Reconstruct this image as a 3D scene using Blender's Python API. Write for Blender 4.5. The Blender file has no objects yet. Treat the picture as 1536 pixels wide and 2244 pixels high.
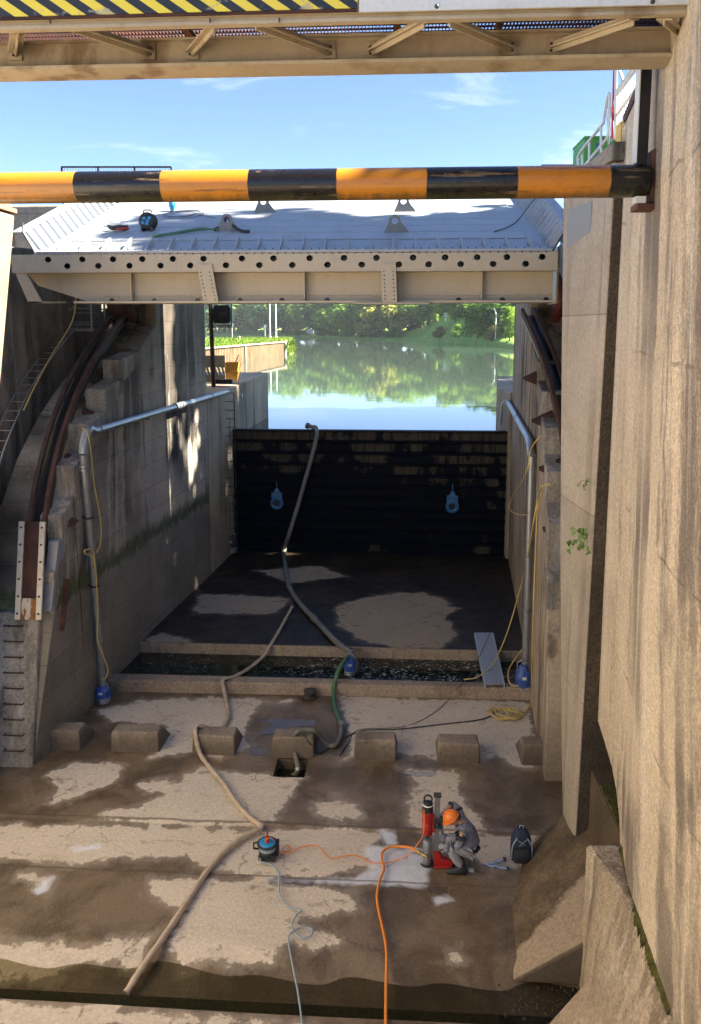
import bpy, math, random
import numpy as np
from mathutils import Vector, Matrix
random.seed(7)
sc = bpy.context.scene
COL = sc.collection
R = math.radians

# ---------------------------------------------------------------- camera (a shift lens looking 8 degrees down)
F = 1685.0; CX = 768.0; PIT = R(8); CY = 720 + F*math.tan(PIT); YAW = R(3.43); CAMH = 8.5
def ray(px, py):
    a = (px-CX)/F; b = (py-CY)/F
    d = (a, math.cos(PIT)-b*math.sin(PIT), -math.sin(PIT)-b*math.cos(PIT))
    c, s = math.cos(YAW), math.sin(YAW)
    return Vector((c*d[0]-s*d[1], s*d[0]+c*d[1], d[2]))
def PZ(px, py, z=0.0):
    d = ray(px, py); t = (z-CAMH)/d.z; return Vector((d.x*t, d.y*t, z))
def PY(px, py, Y):
    d = ray(px, py); t = Y/d.y; return Vector((d.x*t, Y, CAMH+d.z*t))
def PX(px, py, X):
    d = ray(px, py); t = X/d.x; return Vector((X, d.y*t, CAMH+d.z*t))
def XL(Y): return -7.0+(Y-14)*0.09          # channel walls
def lean(Y, z): return .06*max(0, z)*min(1, max(0, (20-Y)/6))      # the pier front leans in a little
def XR(Y): return 2.86+(Y-13.7)*0.087
def PL(px, py, off=0.0):                    # point on the left channel wall
    X = -6.6
    for _ in range(12):
        p = PX(px, py, X); X = XL(p.y)+off+lean(p.y, p.z)
    return PX(px, py, X)
def PR(px, py, off=0.0):
    X = 3.1
    for _ in range(12):
        p = PX(px, py, X); X = XR(p.y)+off
    return PX(px, py, X)

# ---------------------------------------------------------------- objects
def tag(o, label=None, cat=None, group=None, kind=None):
    if label: o['label'] = label
    if cat: o['category'] = cat
    if group: o['group'] = group
    if kind: o['kind'] = kind
    return o
def thing(name, loc, label, cat, group=None):
    o = bpy.data.objects.new(name, None); COL.objects.link(o)
    o.location = loc; o.empty_display_size = 0.2
    return tag(o, label, cat, group)
def wloc(o):
    v = Vector((0, 0, 0))
    while o is not None:
        v += Vector(o.location); o = o.parent
    return v
def link_mesh(name, me, mat, parent=None):
    o = bpy.data.objects.new(name, me); COL.objects.link(o)
    if parent is not None: o.parent = parent
    return o
class MB:
    def __init__(s): s.v = []; s.f = []; s.sm = []; s.mi = []; s.m = 0
    def add(s, vs, fs, smooth=False):
        n = len(s.v); s.v += [tuple(v) for v in vs]
        for f in fs: s.f.append([n+i for i in f]); s.sm.append(smooth); s.mi.append(s.m)
        return s
    def box(s, a, b):
        x0, y0, z0 = a; x1, y1, z1 = b
        x0, x1 = min(x0, x1), max(x0, x1); y0, y1 = min(y0, y1), max(y0, y1); z0, z1 = min(z0, z1), max(z0, z1)
        return s.add([(x0,y0,z0),(x1,y0,z0),(x1,y1,z0),(x0,y1,z0),(x0,y0,z1),(x1,y0,z1),(x1,y1,z1),(x0,y1,z1)],
                     [(3,2,1,0),(4,5,6,7),(0,1,5,4),(1,2,6,5),(2,3,7,6),(3,0,4,7)])
    def hexa(s, p):   # 8 points: bottom loop 4, top loop 4
        return s.add(p, [(3,2,1,0),(4,5,6,7),(0,1,5,4),(1,2,6,5),(2,3,7,6),(3,0,4,7)])
    def prism(s, loop, vec, smooth=False):   # extrude a loop of 3-D points along vec (vector or a function)
        n = len(loop); v = Vector(vec) if not callable(vec) else None
        top = [Vector(p)+(v if v is not None else vec(Vector(p))) for p in loop]
        return s.add(list(loop)+top, [tuple(range(n-1,-1,-1)), tuple(range(n,2*n))]+[(i,(i+1)%n,n+(i+1)%n,n+i) for i in range(n)])
    def bar(s, a, b, w, h=None, up=(0,0,1)):
        h = h or w; a = Vector(a); b = Vector(b); d = (b-a).normalized(); u = Vector(up)
        if abs(d.dot(u)) > .98: u = Vector((0,1,0))
        x = d.cross(u).normalized(); y = x.cross(d)
        q = [x*(i*w/2)+y*(j*h/2) for i, j in ((-1,-1),(1,-1),(1,1),(-1,1))]
        return s.hexa([a+k for k in q]+[b+k for k in q])
    def tube(s, pts, r, n=8, flat=1.0, caps=True):
        pts = [Vector(p) for p in pts]; N = len(pts)
        rr = r if isinstance(r, (list, tuple)) else [r]*N
        t0 = (pts[1]-pts[0]).normalized(); u = Vector((0,0,1)) if abs(t0.z) < .9 else Vector((1,0,0))
        x = t0.cross(u).normalized(); vs = []
        for i, p in enumerate(pts):
            t = (pts[min(i+1,N-1)]-pts[max(i-1,0)])
            if t.length < 1e-9: t = t0
            t = t.normalized(); x = (x-t*x.dot(t))
            if x.length < 1e-6: x = t.orthogonal()
            x.normalize(); y = t.cross(x)
            for k in range(n):
                a = 2*math.pi*k/n; vs.append(p+x*(math.cos(a)*rr[i])+y*(math.sin(a)*rr[i]*flat))
        fs = [(i*n+k, i*n+(k+1)%n, (i+1)*n+(k+1)%n, (i+1)*n+k) for i in range(N-1) for k in range(n)]
        s.add(vs, fs, True)
        if caps:
            s.add(vs[:n], [tuple(range(n-1,-1,-1))]); s.add(vs[-n:], [tuple(range(n))])
        return s
    def cyl(s, a, b, r, n=16, r2=None): return s.tube([a, b], [r, r if r2 is None else r2], n)
    def lathe(s, c, prof, n=20, axis=(0,0,1)):   # prof [(r,h)]
        c = Vector(c); ax = Vector(axis).normalized(); x = ax.orthogonal().normalized(); y = ax.cross(x); vs = []
        for r, h in prof:
            for k in range(n):
                a = 2*math.pi*k/n; vs.append(c+ax*h+x*(math.cos(a)*r)+y*(math.sin(a)*r))
        m = len(prof)
        fs = [(i*n+k, i*n+(k+1)%n, (i+1)*n+(k+1)%n, (i+1)*n+k) for i in range(m-1) for k in range(n)]
        s.add(vs, fs, True)
        if prof[0][0] > 1e-4: s.add(vs[:n], [tuple(range(n-1,-1,-1))])
        if prof[-1][0] > 1e-4: s.add(vs[-n:], [tuple(range(n))])
        return s
    def ball(s, c, r, n=10):
        sx, sy, sz = r if isinstance(r, (tuple, list)) else (r, r, r); c = Vector(c); vs = []
        m = n//2+1
        for i in range(m+1):
            t = math.pi*i/m
            for k in range(n):
                a = 2*math.pi*k/n
                vs.append(c+Vector((sx*math.sin(t)*math.cos(a), sy*math.sin(t)*math.sin(a), -sz*math.cos(t))))
        return s.add(vs, [(i*n+k, i*n+(k+1)%n, (i+1)*n+(k+1)%n, (i+1)*n+k) for i in range(m) for k in range(n)], True)
    def disc(s, c, nrm, r, n=12):
        c = Vector(c); ax = Vector(nrm).normalized(); x = ax.orthogonal().normalized(); y = ax.cross(x)
        return s.add([c+x*(r*math.cos(2*math.pi*k/n))+y*(r*math.sin(2*math.pi*k/n)) for k in range(n)], [tuple(range(n))])
    def build(s, name, mat, parent=None, bevel=0, seg=2):
        off = wloc(parent) if parent is not None else Vector((0,0,0))
        me = bpy.data.meshes.new(name)
        me.from_pydata([tuple(Vector(v)-off) for v in s.v], [], s.f); me.update()
        for m in (mat if isinstance(mat, (list, tuple)) else [mat]): me.materials.append(m)
        me.polygons.foreach_set('use_smooth', s.sm); me.polygons.foreach_set('material_index', s.mi)
        o = link_mesh(name, me, mat, parent)
        if bevel:
            b = o.modifiers.new('bevel', 'BEVEL'); b.width = bevel; b.segments = seg; b.limit_method = 'ANGLE'; b.angle_limit = R(40)
        return o
def origin_to(o, p):     # move a lone mesh's origin without moving the mesh
    p = Vector(p); o.data.transform(Matrix.Translation(-p)); o.location = Vector(o.location)+p; return o
def copy_tree(o, parent=None):
    c = o.copy(); COL.objects.link(c); c.parent = parent
    for ch in [x for x in COL.objects if x.parent is o]: copy_tree(ch, c)
    return c
def smooth_path(pts, k=6):
    pts = [Vector(p) for p in pts]; out = []
    P = [pts[0]*2-pts[1]]+pts+[pts[-1]*2-pts[-2]]
    for i in range(1, len(P)-2):
        a, b, c, d = P[i-1:i+3]
        for j in range(k):
            t = j/k
            out.append(.5*((2*b)+(c-a)*t+(2*a-5*b+4*c-d)*t*t+(3*b-a-3*c+d)*t**3))
    out.append(pts[-1]); return out

# ---------------------------------------------------------------- materials
class NT:
    def __init__(s, name):
        s.m = bpy.data.materials.new(name); s.m.use_nodes = True; s.t = s.m.node_tree; s.t.nodes.clear()
        s.out = s.t.nodes.new('ShaderNodeOutputMaterial')
    def new(s, typ, **kw):
        n = s.t.nodes.new('ShaderNode'+typ)
        for k, v in kw.items(): setattr(n, k, v)
        return n
    def put(s, sock, v):
        if hasattr(v, 'is_output') or isinstance(v, bpy.types.NodeSocket): s.t.links.new(v, sock)
        elif isinstance(v, (tuple, list)) and len(v) == 3 and sock.type == 'RGBA': sock.default_value = (*v, 1)
        else: sock.default_value = v
    def pos(s): return s.new('NewGeometry').outputs['Position']
    def obj(s): return s.new('TexCoord').outputs['Object']
    def math(s, op, a, b=0.0, clamp=False):
        n = s.new('Math', operation=op, use_clamp=clamp); s.put(n.inputs[0], a); s.put(n.inputs[1], b); return n.outputs[0]
    def scale(s, v, k):
        n = s.new('VectorMath', operation='MULTIPLY'); s.put(n.inputs[0], v); n.inputs[1].default_value = k; return n.outputs[0]
    def addv(s, v, w):
        n = s.new('VectorMath', operation='ADD'); s.put(n.inputs[0], v); s.put(n.inputs[1], w); return n.outputs[0]
    def sep(s, v):
        n = s.new('SeparateXYZ'); s.put(n.inputs[0], v); return n.outputs
    def comb(s, x, y, z):
        n = s.new('CombineXYZ')
        for i, q in enumerate((x, y, z)): s.put(n.inputs[i], q)
        return n.outputs[0]
    def noise(s, v, sc=1.0, det=4, rough=.55, dist=0.0, col=False):
        n = s.new('TexNoise'); s.put(n.inputs['Vector'], v); n.inputs['Scale'].default_value = sc
        n.inputs['Detail'].default_value = det; n.inputs['Roughness'].default_value = rough; n.inputs['Distortion'].default_value = dist
        return n.outputs['Color' if col else 'Fac']
    def vor(s, v, sc, feature='F1'):
        n = s.new('TexVoronoi', feature=feature); s.put(n.inputs['Vector'], v); n.inputs['Scale'].default_value = sc; return n.outputs['Distance']
    def step(s, x, lo, hi):
        n = s.new('MapRange', interpolation_type='SMOOTHSTEP'); s.put(n.inputs[0], x)
        s.put(n.inputs[1], lo); s.put(n.inputs[2], hi); n.inputs[3].default_value = 0; n.inputs[4].default_value = 1; return n.outputs[0]
    def ramp(s, f, stops):
        n = s.new('ValToRGB'); s.put(n.inputs[0], f); e = n.color_ramp.elements
        while len(e) < len(stops): e.new(.5)
        for q, (p, c) in zip(e, stops): q.position = p; q.color = (*c, 1) if not isinstance(c, (int, float)) else (c, c, c, 1)
        return n.outputs[0]
    def mix(s, f, a, b, mode='MIX'):
        n = s.new('Mix', data_type='RGBA', blend_type=mode); s.put(n.inputs[0], f); s.put(n.inputs[6], a); s.put(n.inputs[7], b); return n.outputs[2]
    def bump(s, h, strength=.3, dist=.02):
        n = s.new('Bump'); s.put(n.inputs['Height'], h); n.inputs['Strength'].default_value = strength; n.inputs['Distance'].default_value = dist; return n.outputs[0]
    def attr(s, name): return s.new('Attribute', attribute_name=name).outputs['Fac']
    def bsdf(s, col, rough=.6, metal=0.0, normal=None, spec=.5, coat=0.0, alpha=None):
        n = s.new('BsdfPrincipled'); s.put(n.inputs['Base Color'], col); s.put(n.inputs['Roughness'], rough); s.put(n.inputs['Metallic'], metal)
        s.put(n.inputs['Specular IOR Level'], spec); n.inputs['Coat Weight'].default_value = coat
        if normal is not None: s.put(n.inputs['Normal'], normal)
        if alpha is not None: s.put(n.inputs['Alpha'], alpha)
        s.t.links.new(n.outputs[0], s.out.inputs[0]); return n
M = {}
def painted(name, col, rough=.5, metal=0.0, dirt=(.12,.09,.06), amt=.35, sc=3.0, bump=.1):
    g = NT(name); p = g.pos(); n = g.noise(p, sc, 6, .6); n2 = g.noise(g.scale(p, (9,9,1.2)), 1, 4)
    f = g.math('MULTIPLY', g.step(g.math('ADD', g.math('MULTIPLY', n, .6), g.math('MULTIPLY', n2, .4)), .48, .68), amt)
    c = g.mix(f, col, dirt); c = g.mix(g.math('MULTIPLY', g.noise(p, 30, 3), .25), c, (0,0,0))
    g.bsdf(c, g.math('ADD', rough-.1, g.math('MULTIPLY', n, .25)), metal, g.bump(g.noise(p, 40, 3), bump, .01)); M[name] = g.m; return g.m
def concrete(name, light, dark, streak=.5, streak_col=(.05,.042,.03), ss=(3.,3.,.14), joints=None, moss=None, rough=.88, bump=.5, grain=.25, lowdark=None, white=0.0, pits=.5, cut=(.5,.66), topdark=None, streak_z=None, agg=0.0, lines=None):
    g = NT(name); p = g.pos(); x, y, z = g.sep(p)
    n = g.noise(p, .55, 8, .62, .4); c = g.ramp(n, [(.32, dark), (.62, light)])
    fine = g.noise(p, 16, 6, .7); c = g.mix(grain, c, g.ramp(fine, [(.3, (.05,.04,.03)), (.7, (.85,.78,.68))]), 'OVERLAY')
    st = g.noise(g.addv(g.scale(p, ss), g.scale(g.noise(p, .8, 3, col=True), (.6,.6,.6))), 1, 6, .6)
    big = g.noise(p, .35, 3)
    sf = g.math('MULTIPLY', g.step(st, cut[0], cut[1]), g.step(big, .3, .6))
    if streak_z: sf = g.math('MULTIPLY', sf, g.math('MAXIMUM', g.step(z, *streak_z), .18))
    c = g.mix(g.math('MULTIPLY', sf, streak), c, streak_col)
    if white:
        ws = g.noise(g.addv(g.scale(p, (ss[0]*1.7, ss[1]*1.7, ss[2])), (7, 3, 1)), 1, 5, .6)
        c = g.mix(g.math('MULTIPLY', g.step(ws, .56, .7), white), c, (.62,.58,.52))
    h = g.math('ADD', g.math('MULTIPLY', fine, .5), g.math('MULTIPLY', g.step(g.vor(p, 22), .0, .35), pits))
    if joints:
        b = g.new('TexBrick'); g.put(b.inputs['Vector'], g.comb(y if joints[0] == 'y' else x, z, 0.0))
        b.inputs['Scale'].default_value = 1; b.inputs['Brick Width'].default_value = joints[1]; b.inputs['Row Height'].default_value = joints[2]
        b.inputs['Mortar Size'].default_value = .012; b.inputs['Mortar Smooth'].default_value = .6
        b.inputs['Color1'].default_value = (.8,.8,.8,1); b.inputs['Color2'].default_value = (1,1,1,1); b.inputs['Mortar'].default_value = (.45,.42,.4,1)
        c = g.mix(.75, c, b.outputs['Color'], 'MULTIPLY'); h = g.math('SUBTRACT', h, b.outputs['Fac'])
    if agg:      # exposed aggregate: pebble-sized grains of different tone
        n1 = g.new('TexVoronoi'); g.put(n1.inputs['Vector'], p); n1.inputs['Scale'].default_value = 42
        c = g.mix(agg, c, g.ramp(g.sep(n1.outputs['Color'])[0], [(.1,(.12,.10,.08)),(.5,(.5,.5,.5)),(.95,(.95,.92,.86))]), 'OVERLAY')
        c = g.mix(agg*.8, c, g.ramp(g.noise(p, 70, 3, .6), [(.35,(.1,.09,.07)),(.65,(.9,.88,.84))]), 'OVERLAY')
        h = g.math('ADD', h, g.math('MULTIPLY', n1.outputs['Distance'], -1.2))
    if lines:    # pour joints at given heights, wandering a little
        zz = g.math('ADD', z, g.math('MULTIPLY', g.math('SUBTRACT', g.noise(p, 1.3, 4), .5), .25))
        for lz in lines:
            k = g.math('LESS_THAN', g.math('ABSOLUTE', g.math('SUBTRACT', zz, lz)), .016)
            k = g.math('MULTIPLY', k, g.step(g.noise(p, 2.0, 4), .46, .58)); c = g.mix(g.math('MULTIPLY', k, .45), c, (.06,.05,.04)); h = g.math('SUBTRACT', h, k)
        spall = g.step(g.noise(g.scale(p,(2,2,1.2)), 1.1, 7, .7), .64, .67); c = g.mix(g.math('MULTIPLY', spall, .45), c, (.17,.135,.10)); h = g.math('SUBTRACT', h, g.math('MULTIPLY', spall, .8))
    if lowdark:   # wet below a level
        zz = g.math('ADD', z, g.math('MULTIPLY', g.math('SUBTRACT', g.noise(g.scale(p,(2,2,.7)), 1, 5), .5), lowdark[1]))
        c = g.mix(g.math('MULTIPLY', g.math('SUBTRACT', 1.0, g.step(zz, lowdark[0]-.25, lowdark[0]+.25)), lowdark[2]), c, lowdark[3])
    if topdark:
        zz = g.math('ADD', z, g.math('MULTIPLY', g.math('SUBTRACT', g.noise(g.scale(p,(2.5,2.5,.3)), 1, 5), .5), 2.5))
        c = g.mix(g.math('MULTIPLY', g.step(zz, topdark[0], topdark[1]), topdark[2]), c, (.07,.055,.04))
    if moss:
        zz = g.math('ADD', z, g.math('ADD', g.math('MULTIPLY', y, moss[3]), g.math('MULTIPLY', g.math('SUBTRACT', g.noise(g.scale(p,(3,3,1.5)), 1.5, 5), .5), .55)))
        mf = g.math('MULTIPLY', g.step(zz, moss[0]-.18, moss[0]), g.math('SUBTRACT', 1.0, g.step(zz, moss[1]-.05, moss[1]+.25)))
        c = g.mix(g.math('MULTIPLY', mf, moss[2]), c, g.ramp(g.noise(p, 6, 4), [(.35,(.018,.028,.006)),(.65,(.07,.1,.015))]))
    g.bsdf(c, rough, 0, g.bump(h, bump, .025), .3); M[name] = g.m; return g.m
def plain(name, col, rough=.5, metal=0.0, spec=.5):
    g = NT(name); p = g.pos(); c = g.mix(g.math('MULTIPLY', g.step(g.noise(p, 14, 4), .4, .75), .35), col, tuple(k*.5 for k in col))
    nb = g.bump(g.noise(p, 16, 3, .6, 1.0), .9, .05) if name.startswith('cloth') else None
    g.bsdf(c, rough, metal, nb, spec); M[name] = g.m; return g.m
def rusty(name, a=(.16,.06,.025), b=(.05,.025,.018), paint=None):
    g = NT(name); p = g.pos(); n = g.noise(p, 3.5, 8, .7)
    c = g.ramp(n, [(.35, b), (.6, a)])
    if paint: c = g.mix(g.step(g.noise(g.scale(p,(4,4,1.5)), 1.3, 6, .65), .47, .53), c, paint)
    g.bsdf(c, .75, .1, g.bump(g.noise(p, 35, 4), .4, .01), .3); M[name] = g.m; return g.m
# materials of the place
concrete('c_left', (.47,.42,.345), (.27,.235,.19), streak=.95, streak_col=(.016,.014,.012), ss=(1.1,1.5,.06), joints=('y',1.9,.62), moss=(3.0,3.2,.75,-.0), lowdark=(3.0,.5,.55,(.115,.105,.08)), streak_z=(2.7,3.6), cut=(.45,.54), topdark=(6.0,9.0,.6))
concrete('c_left_pier', (.38,.355,.31), (.17,.155,.135), streak=.75, streak_col=(.03,.028,.024), ss=(2.5,2.5,.3), grain=.45, white=.35, cut=(.46,.6))
concrete('c_left_outer', (.28,.24,.195), (.11,.095,.078), streak=.92, streak_col=(.03,.026,.022), ss=(1.3,1.4,.1), white=.25, cut=(.46,.62))
concrete('c_right', (.60,.515,.395), (.47,.40,.305), streak=.95, streak_col=(.17,.14,.115), ss=(1.2,1.5,.03), grain=.25, pits=.4, bump=.55, cut=(.43,.54), white=.6, agg=.22, lines=(4.2,6.3,8.2,9.9))
concrete('c_shade_strip', (.085,.068,.05), (.04,.032,.024), streak=.3, agg=.3)  # darkened concrete standing for the shade on the pier's end face
concrete('c_left_bounce', (.62,.56,.47), (.52,.47,.39), streak=.3, streak_col=(.3,.25,.2), ss=(1.5,2.4,.05))  # concrete of the unseen left wall, paled to bounce more sun
concrete('c_right_low', (.46,.39,.295), (.29,.24,.175), streak=.75, streak_col=(.12,.09,.06), ss=(4,4.5,.25), grain=.35, white=.4, agg=.2, cut=(.46,.6))
concrete('c_right_pier', (.44,.385,.315), (.34,.295,.235), streak=.55, streak_col=(.18,.14,.11), ss=(4,4,.09), grain=.25, white=.4, joints=('y',7.,2.9), bump=.3)
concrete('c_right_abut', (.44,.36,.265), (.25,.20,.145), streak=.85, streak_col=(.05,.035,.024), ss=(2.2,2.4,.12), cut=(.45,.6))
concrete('c_block', (.36,.30,.235), (.19,.155,.12), streak=.35, ss=(4,4,2), grain=.4, pits=.9, lowdark=(.36,.2,.7,(.085,.066,.048)))
concrete('c_sill', (.38,.31,.235), (.24,.195,.15), streak=.35, ss=(6,3,3), grain=.45, pits=.9)
concrete('c_back', (.28,.26,.23), (.14,.13,.115), streak=.6, ss=(2.5,2.5,.3), joints=('x',2.4,1.1))
concrete('c_quay', (.42,.36,.27), (.27,.23,.18), streak=.7, streak_col=(.06,.05,.04), ss=(2.2,2.2,.1))
concrete('c_wedge', (.46,.37,.27), (.30,.235,.165), streak=.3, ss=(2,2,2), grain=.45, pits=.9, lowdark=None)
concrete('c_dirt', (.15,.112,.072), (.07,.053,.036), streak=.3, ss=(2,2,2), grain=.5, pits=1.2, bump=.9)
concrete('c_trench', (.15,.14,.075), (.085,.08,.045), streak=.3, ss=(2,2,2), grain=.4)
concrete('c_pillar', (.36,.265,.17), (.23,.165,.105), streak=.35, streak_col=(.2,.13,.08), ss=(7,7,.3), grain=.3, white=.3)
painted('gate_paint', (.47,.395,.275), .45, amt=.3, dirt=(.33,.27,.19), sc=1.2)
painted('gate_white', (.37,.395,.42), .45, amt=.6, dirt=(.27,.255,.225), sc=1.5)
concrete('bridge_paint', (.42,.355,.25), (.33,.275,.19), streak=.75, streak_col=(.15,.085,.035), ss=(2.6,2.6,.9), grain=.12, pits=.1, bump=.15, rough=.6, cut=(.50,.66))
painted('bridge_pale', (.62,.63,.60), .5, amt=.2, sc=2)
painted('steel_grey', (.30,.31,.31), .35, .6, amt=.4, dirt=(.12,.11,.10), sc=5)
painted('steel_dark', (.05,.05,.05), .5, .3, amt=.4, sc=5)
painted('galv', (.36,.38,.39), .35, .65, amt=.45, dirt=(.16,.15,.14), sc=4)
painted('alu', (.52,.53,.52), .4, .5, amt=.3, dirt=(.3,.29,.27), sc=6)
painted('black_paint', (.012,.012,.016), .3, amt=.25, dirt=(.06,.05,.035), sc=4)
painted('pale_strip', (.58,.55,.46), .5, amt=.4, sc=5)
painted('pale_patch', (.26,.27,.28), .7, amt=.45, dirt=(.3,.28,.25), sc=3)
painted('rail_pale', (.60,.55,.45), .45, amt=.4, dirt=(.35,.18,.08), sc=6)
painted('green_paint', (.09,.36,.04), .5, amt=.15, sc=3)
painted('yellow_paint', (.62,.40,.03), .5, amt=.3, sc=5)
painted('bucket', (.50,.26,.03), .5, amt=.35, sc=7)
painted('pump_blue', (.035,.10,.38), .4, amt=.5, dirt=(.2,.22,.26), sc=9)
painted('valve_blue', (.03,.16,.36), .4, amt=.3, dirt=(.01,.03,.06), sc=8)
painted('red_dark', (.10,.012,.010), .5, amt=.3, sc=4)
painted('red_paint', (.42,.02,.018), .4, amt=.25, sc=8)
painted('orange_plastic', (.85,.20,.02), .35, amt=.08, sc=8)
painted('hose_tan', (.52,.42,.30), .85, amt=.7, dirt=(.36,.26,.17), sc=6, bump=.3)
painted('hose_grey', (.20,.205,.19), .6, amt=.5, dirt=(.09,.085,.07), sc=6)
painted('hose_olive', (.17,.155,.115), .6, amt=.5, dirt=(.09,.08,.06), sc=6)
painted('hose_green', (.07,.17,.09), .55, amt=.3, sc=6)
plain('cable_yellow', (.62,.45,.13), .5)
plain('cable_orange', (.75,.24,.03), .45)
plain('cable_blue', (.27,.35,.40), .5)
plain('cable_black', (.015,.015,.017), .5)
plain('rubber', (.018,.018,.02), .6)
plain('brass', (.45,.33,.12), .35, .8)
plain('chrome', (.5,.51,.53), .25, .9)
plain('reel_blue', (.03,.25,.5), .4)
plain('cloth_grey', (.21,.225,.275), .85)
plain('cloth_light', (.34,.33,.35), .85)
plain('cloth_navy', (.03,.035,.06), .85)
plain('glove', (.34,.33,.37), .85)
plain('skin', (.42,.23,.15), .55)
plain('boot', (.02,.019,.019), .6)
plain('bag', (.018,.018,.022), .75)
plain('bag_navy', (.015,.022,.045), .75)
plain('white_stuff', (.7,.7,.7), .6)
plain('brick_red', (.30,.15,.085), .9)
plain('stone_dark', (.05,.042,.035), .9)
plain('window_grey', (.10,.14,.18), .2)
plain('lug', (.15,.15,.145), .5)
rusty('rust'); rusty('rust_dark', (.075,.028,.02), (.025,.014,.013)); rusty('rust_flaky', (.30,.12,.03), (.12,.05,.02), paint=(.50,.44,.36))
rusty('rust_bracket', (.12,.055,.034), (.05,.027,.02)); rusty('brown_steel', (.085,.05,.034), (.03,.02,.017))

def striped_pole():
    g = NT('striped_pole'); p = g.obj(); x, y, z = g.sep(p)
    f = g.math('FRACT', g.math('ADD', g.math('DIVIDE', x, STR_W*2), g.math('MULTIPLY', g.math('SUBTRACT', g.noise(p, 9, 5, .7), .5), .012)))
    k = g.step(f, .497, .503)
    org = g.mix(g.step(g.noise(p, 2, 5), .4, .7), (.44,.165,.014), (.36,.15,.022))
    c = g.mix(k, (.005,.005,.007), org)
    chip = g.step(g.noise(g.scale(p,(2.2,5,5)), 1.3, 8, .75), .64, .655); c = g.mix(g.math('MULTIPLY', chip, .85), c, g.mix(g.noise(p, 12, 4), (.20,.13,.08), (.07,.035,.02)))
    # scum that sits on the underside, scratches along the length
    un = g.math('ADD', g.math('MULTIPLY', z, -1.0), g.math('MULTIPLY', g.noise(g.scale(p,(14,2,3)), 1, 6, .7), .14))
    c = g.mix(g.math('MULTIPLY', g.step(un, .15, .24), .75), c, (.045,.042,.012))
    sx = g.noise(g.scale(p,(.8,9,14)), 1.2, 6, .7)
    c = g.mix(g.math('MULTIPLY', g.step(sx, .585, .62), .75), c, g.mix(k, (.17,.12,.07), (.10,.05,.02)))
    g.bsdf(c, g.math('ADD', .16, g.math('MULTIPLY', g.noise(p, 5, 4), .25)), 0, g.bump(g.noise(p, 25, 3), .08, .01), .5); M['striped_pole'] = g.m
def hazard():
    g = NT('hazard'); p = g.obj(); x, y, z = g.sep(p)
    f = g.math('FRACT', g.math('DIVIDE', g.math('ADD', x, g.math('MULTIPLY', z, 1.5)), .25))
    k = g.step(f, .49, .51)
    c = g.mix(k, (.013,.015,.022), (.66,.53,.05))
    w = g.noise(g.scale(p,(4,4,7)), 1, 7, .7)
    c = g.mix(g.math('MULTIPLY', g.step(w, .58, .63), .8), c, (.30,.27,.20))
    g.bsdf(c, .5); M['hazard'] = g.m
STR_W = .933
striped_pole(); hazard()

def stop_log_mat():
    g = NT('stop_log'); p = g.pos(); x, y, z = g.sep(p)
    c = g.mix(g.noise(p, 1.5, 5), (.0015,.0025,.007), (.005,.0065,.013))
    row = g.math('FLOOR', g.math('DIVIDE', g.math('SUBTRACT', z, .44), .4082)); fz = g.math('FRACT', g.math('DIVIDE', g.math('SUBTRACT', z, .44), .4082))
    mud = g.noise(g.addv(g.addv(g.scale(p, (.9,.9,.25)), g.comb(g.math('MULTIPLY', row, 7.3), 0.0, g.math('MULTIPLY', row, 3.1))), g.scale(g.noise(p, 3, 3, col=True), (.25,.25,.25))), 1.3, 7, .65)
    top = g.step(z, 2.2, 4.6)
    th = g.math('SUBTRACT', .655, g.math('MULTIPLY', top, .19)); right = g.step(x, 1.5, 4.0); th = g.math('SUBTRACT', th, g.math('MULTIPLY', right, .10))
    f = g.step(mud, th, g.math('ADD', th, .05))
    st = g.math('MULTIPLY', g.step(g.noise(g.scale(p,(9,1,.6)), 1, 4), .25, .55), g.math('MULTIPLY', g.step(fz, .10, .2), g.math('SUBTRACT', 1.0, g.step(fz, .82, .95))))
    c = g.mix(g.math('MULTIPLY', f, st), c, g.mix(g.noise(p, 5, 3), (.095,.08,.056), (.045,.04,.03)))
    g.bsdf(c, .6, 0, g.bump(g.noise(p, 25, 4), .3, .01), .10); M['stop_log'] = g.m
stop_log_mat()

def water_mat(name, tint, body, rough, bsc, bstr, trans=.0, foam=0.0, dist=.02):
    g = NT(name); p = g.pos()
    h = g.noise(g.scale(p, bsc), 1, 4, .5); nrm = g.bump(h, bstr, dist)
    col = body
    if foam:
        fo = g.noise(g.scale(p,(7,9,7)), 1, 7, .75, 1.5)
        m = g.math('MULTIPLY', g.step(g.noise(p, .9, 2), .34, .5), g.math('ADD', .25, g.step(g.sep(p)[0], -3.0, -1.2)), True)
        col = g.mix(g.math('MULTIPLY', g.step(fo, .565, .60), g.math('MULTIPLY', m, foam)), body, (.55,.6,.62))
    b = g.bsdf(col, rough, 0, nrm, .5)
    if trans:
        t = g.new('BsdfTransparent'); t.inputs[0].default_value = (*tint, 1); mx = g.new('MixShader')
        fr = g.new('Fresnel'); fr.inputs[0].default_value = 1.33
        f = g.math('ADD', g.math('MULTIPLY', fr.outputs[0], trans), 1-trans, True)
        g.t.links.new(f, mx.inputs[0]); g.t.links.new(t.outputs[0], mx.inputs[1]); g.t.links.new(b.outputs[0], mx.inputs[2]); g.t.links.new(mx.outputs[0], g.out.inputs[0])
    M[name] = g.m
water_mat('river_water', (0,0,0), (.05,.075,.06), .025, (.3,.9,1), .11, dist=.025)
water_mat('pool_water', (0,0,0), (.010,.014,.008), .05, (9,9,9), .25, foam=1.0, dist=.01)
water_mat('trench_water', (.88,.85,.70), (.12,.105,.06), .06, (3,3,3), .06, trans=.93)
water_mat('pit_water', (.4,.4,.3), (.03,.028,.015), .04, (5,5,5), .05, trans=.3)
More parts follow.
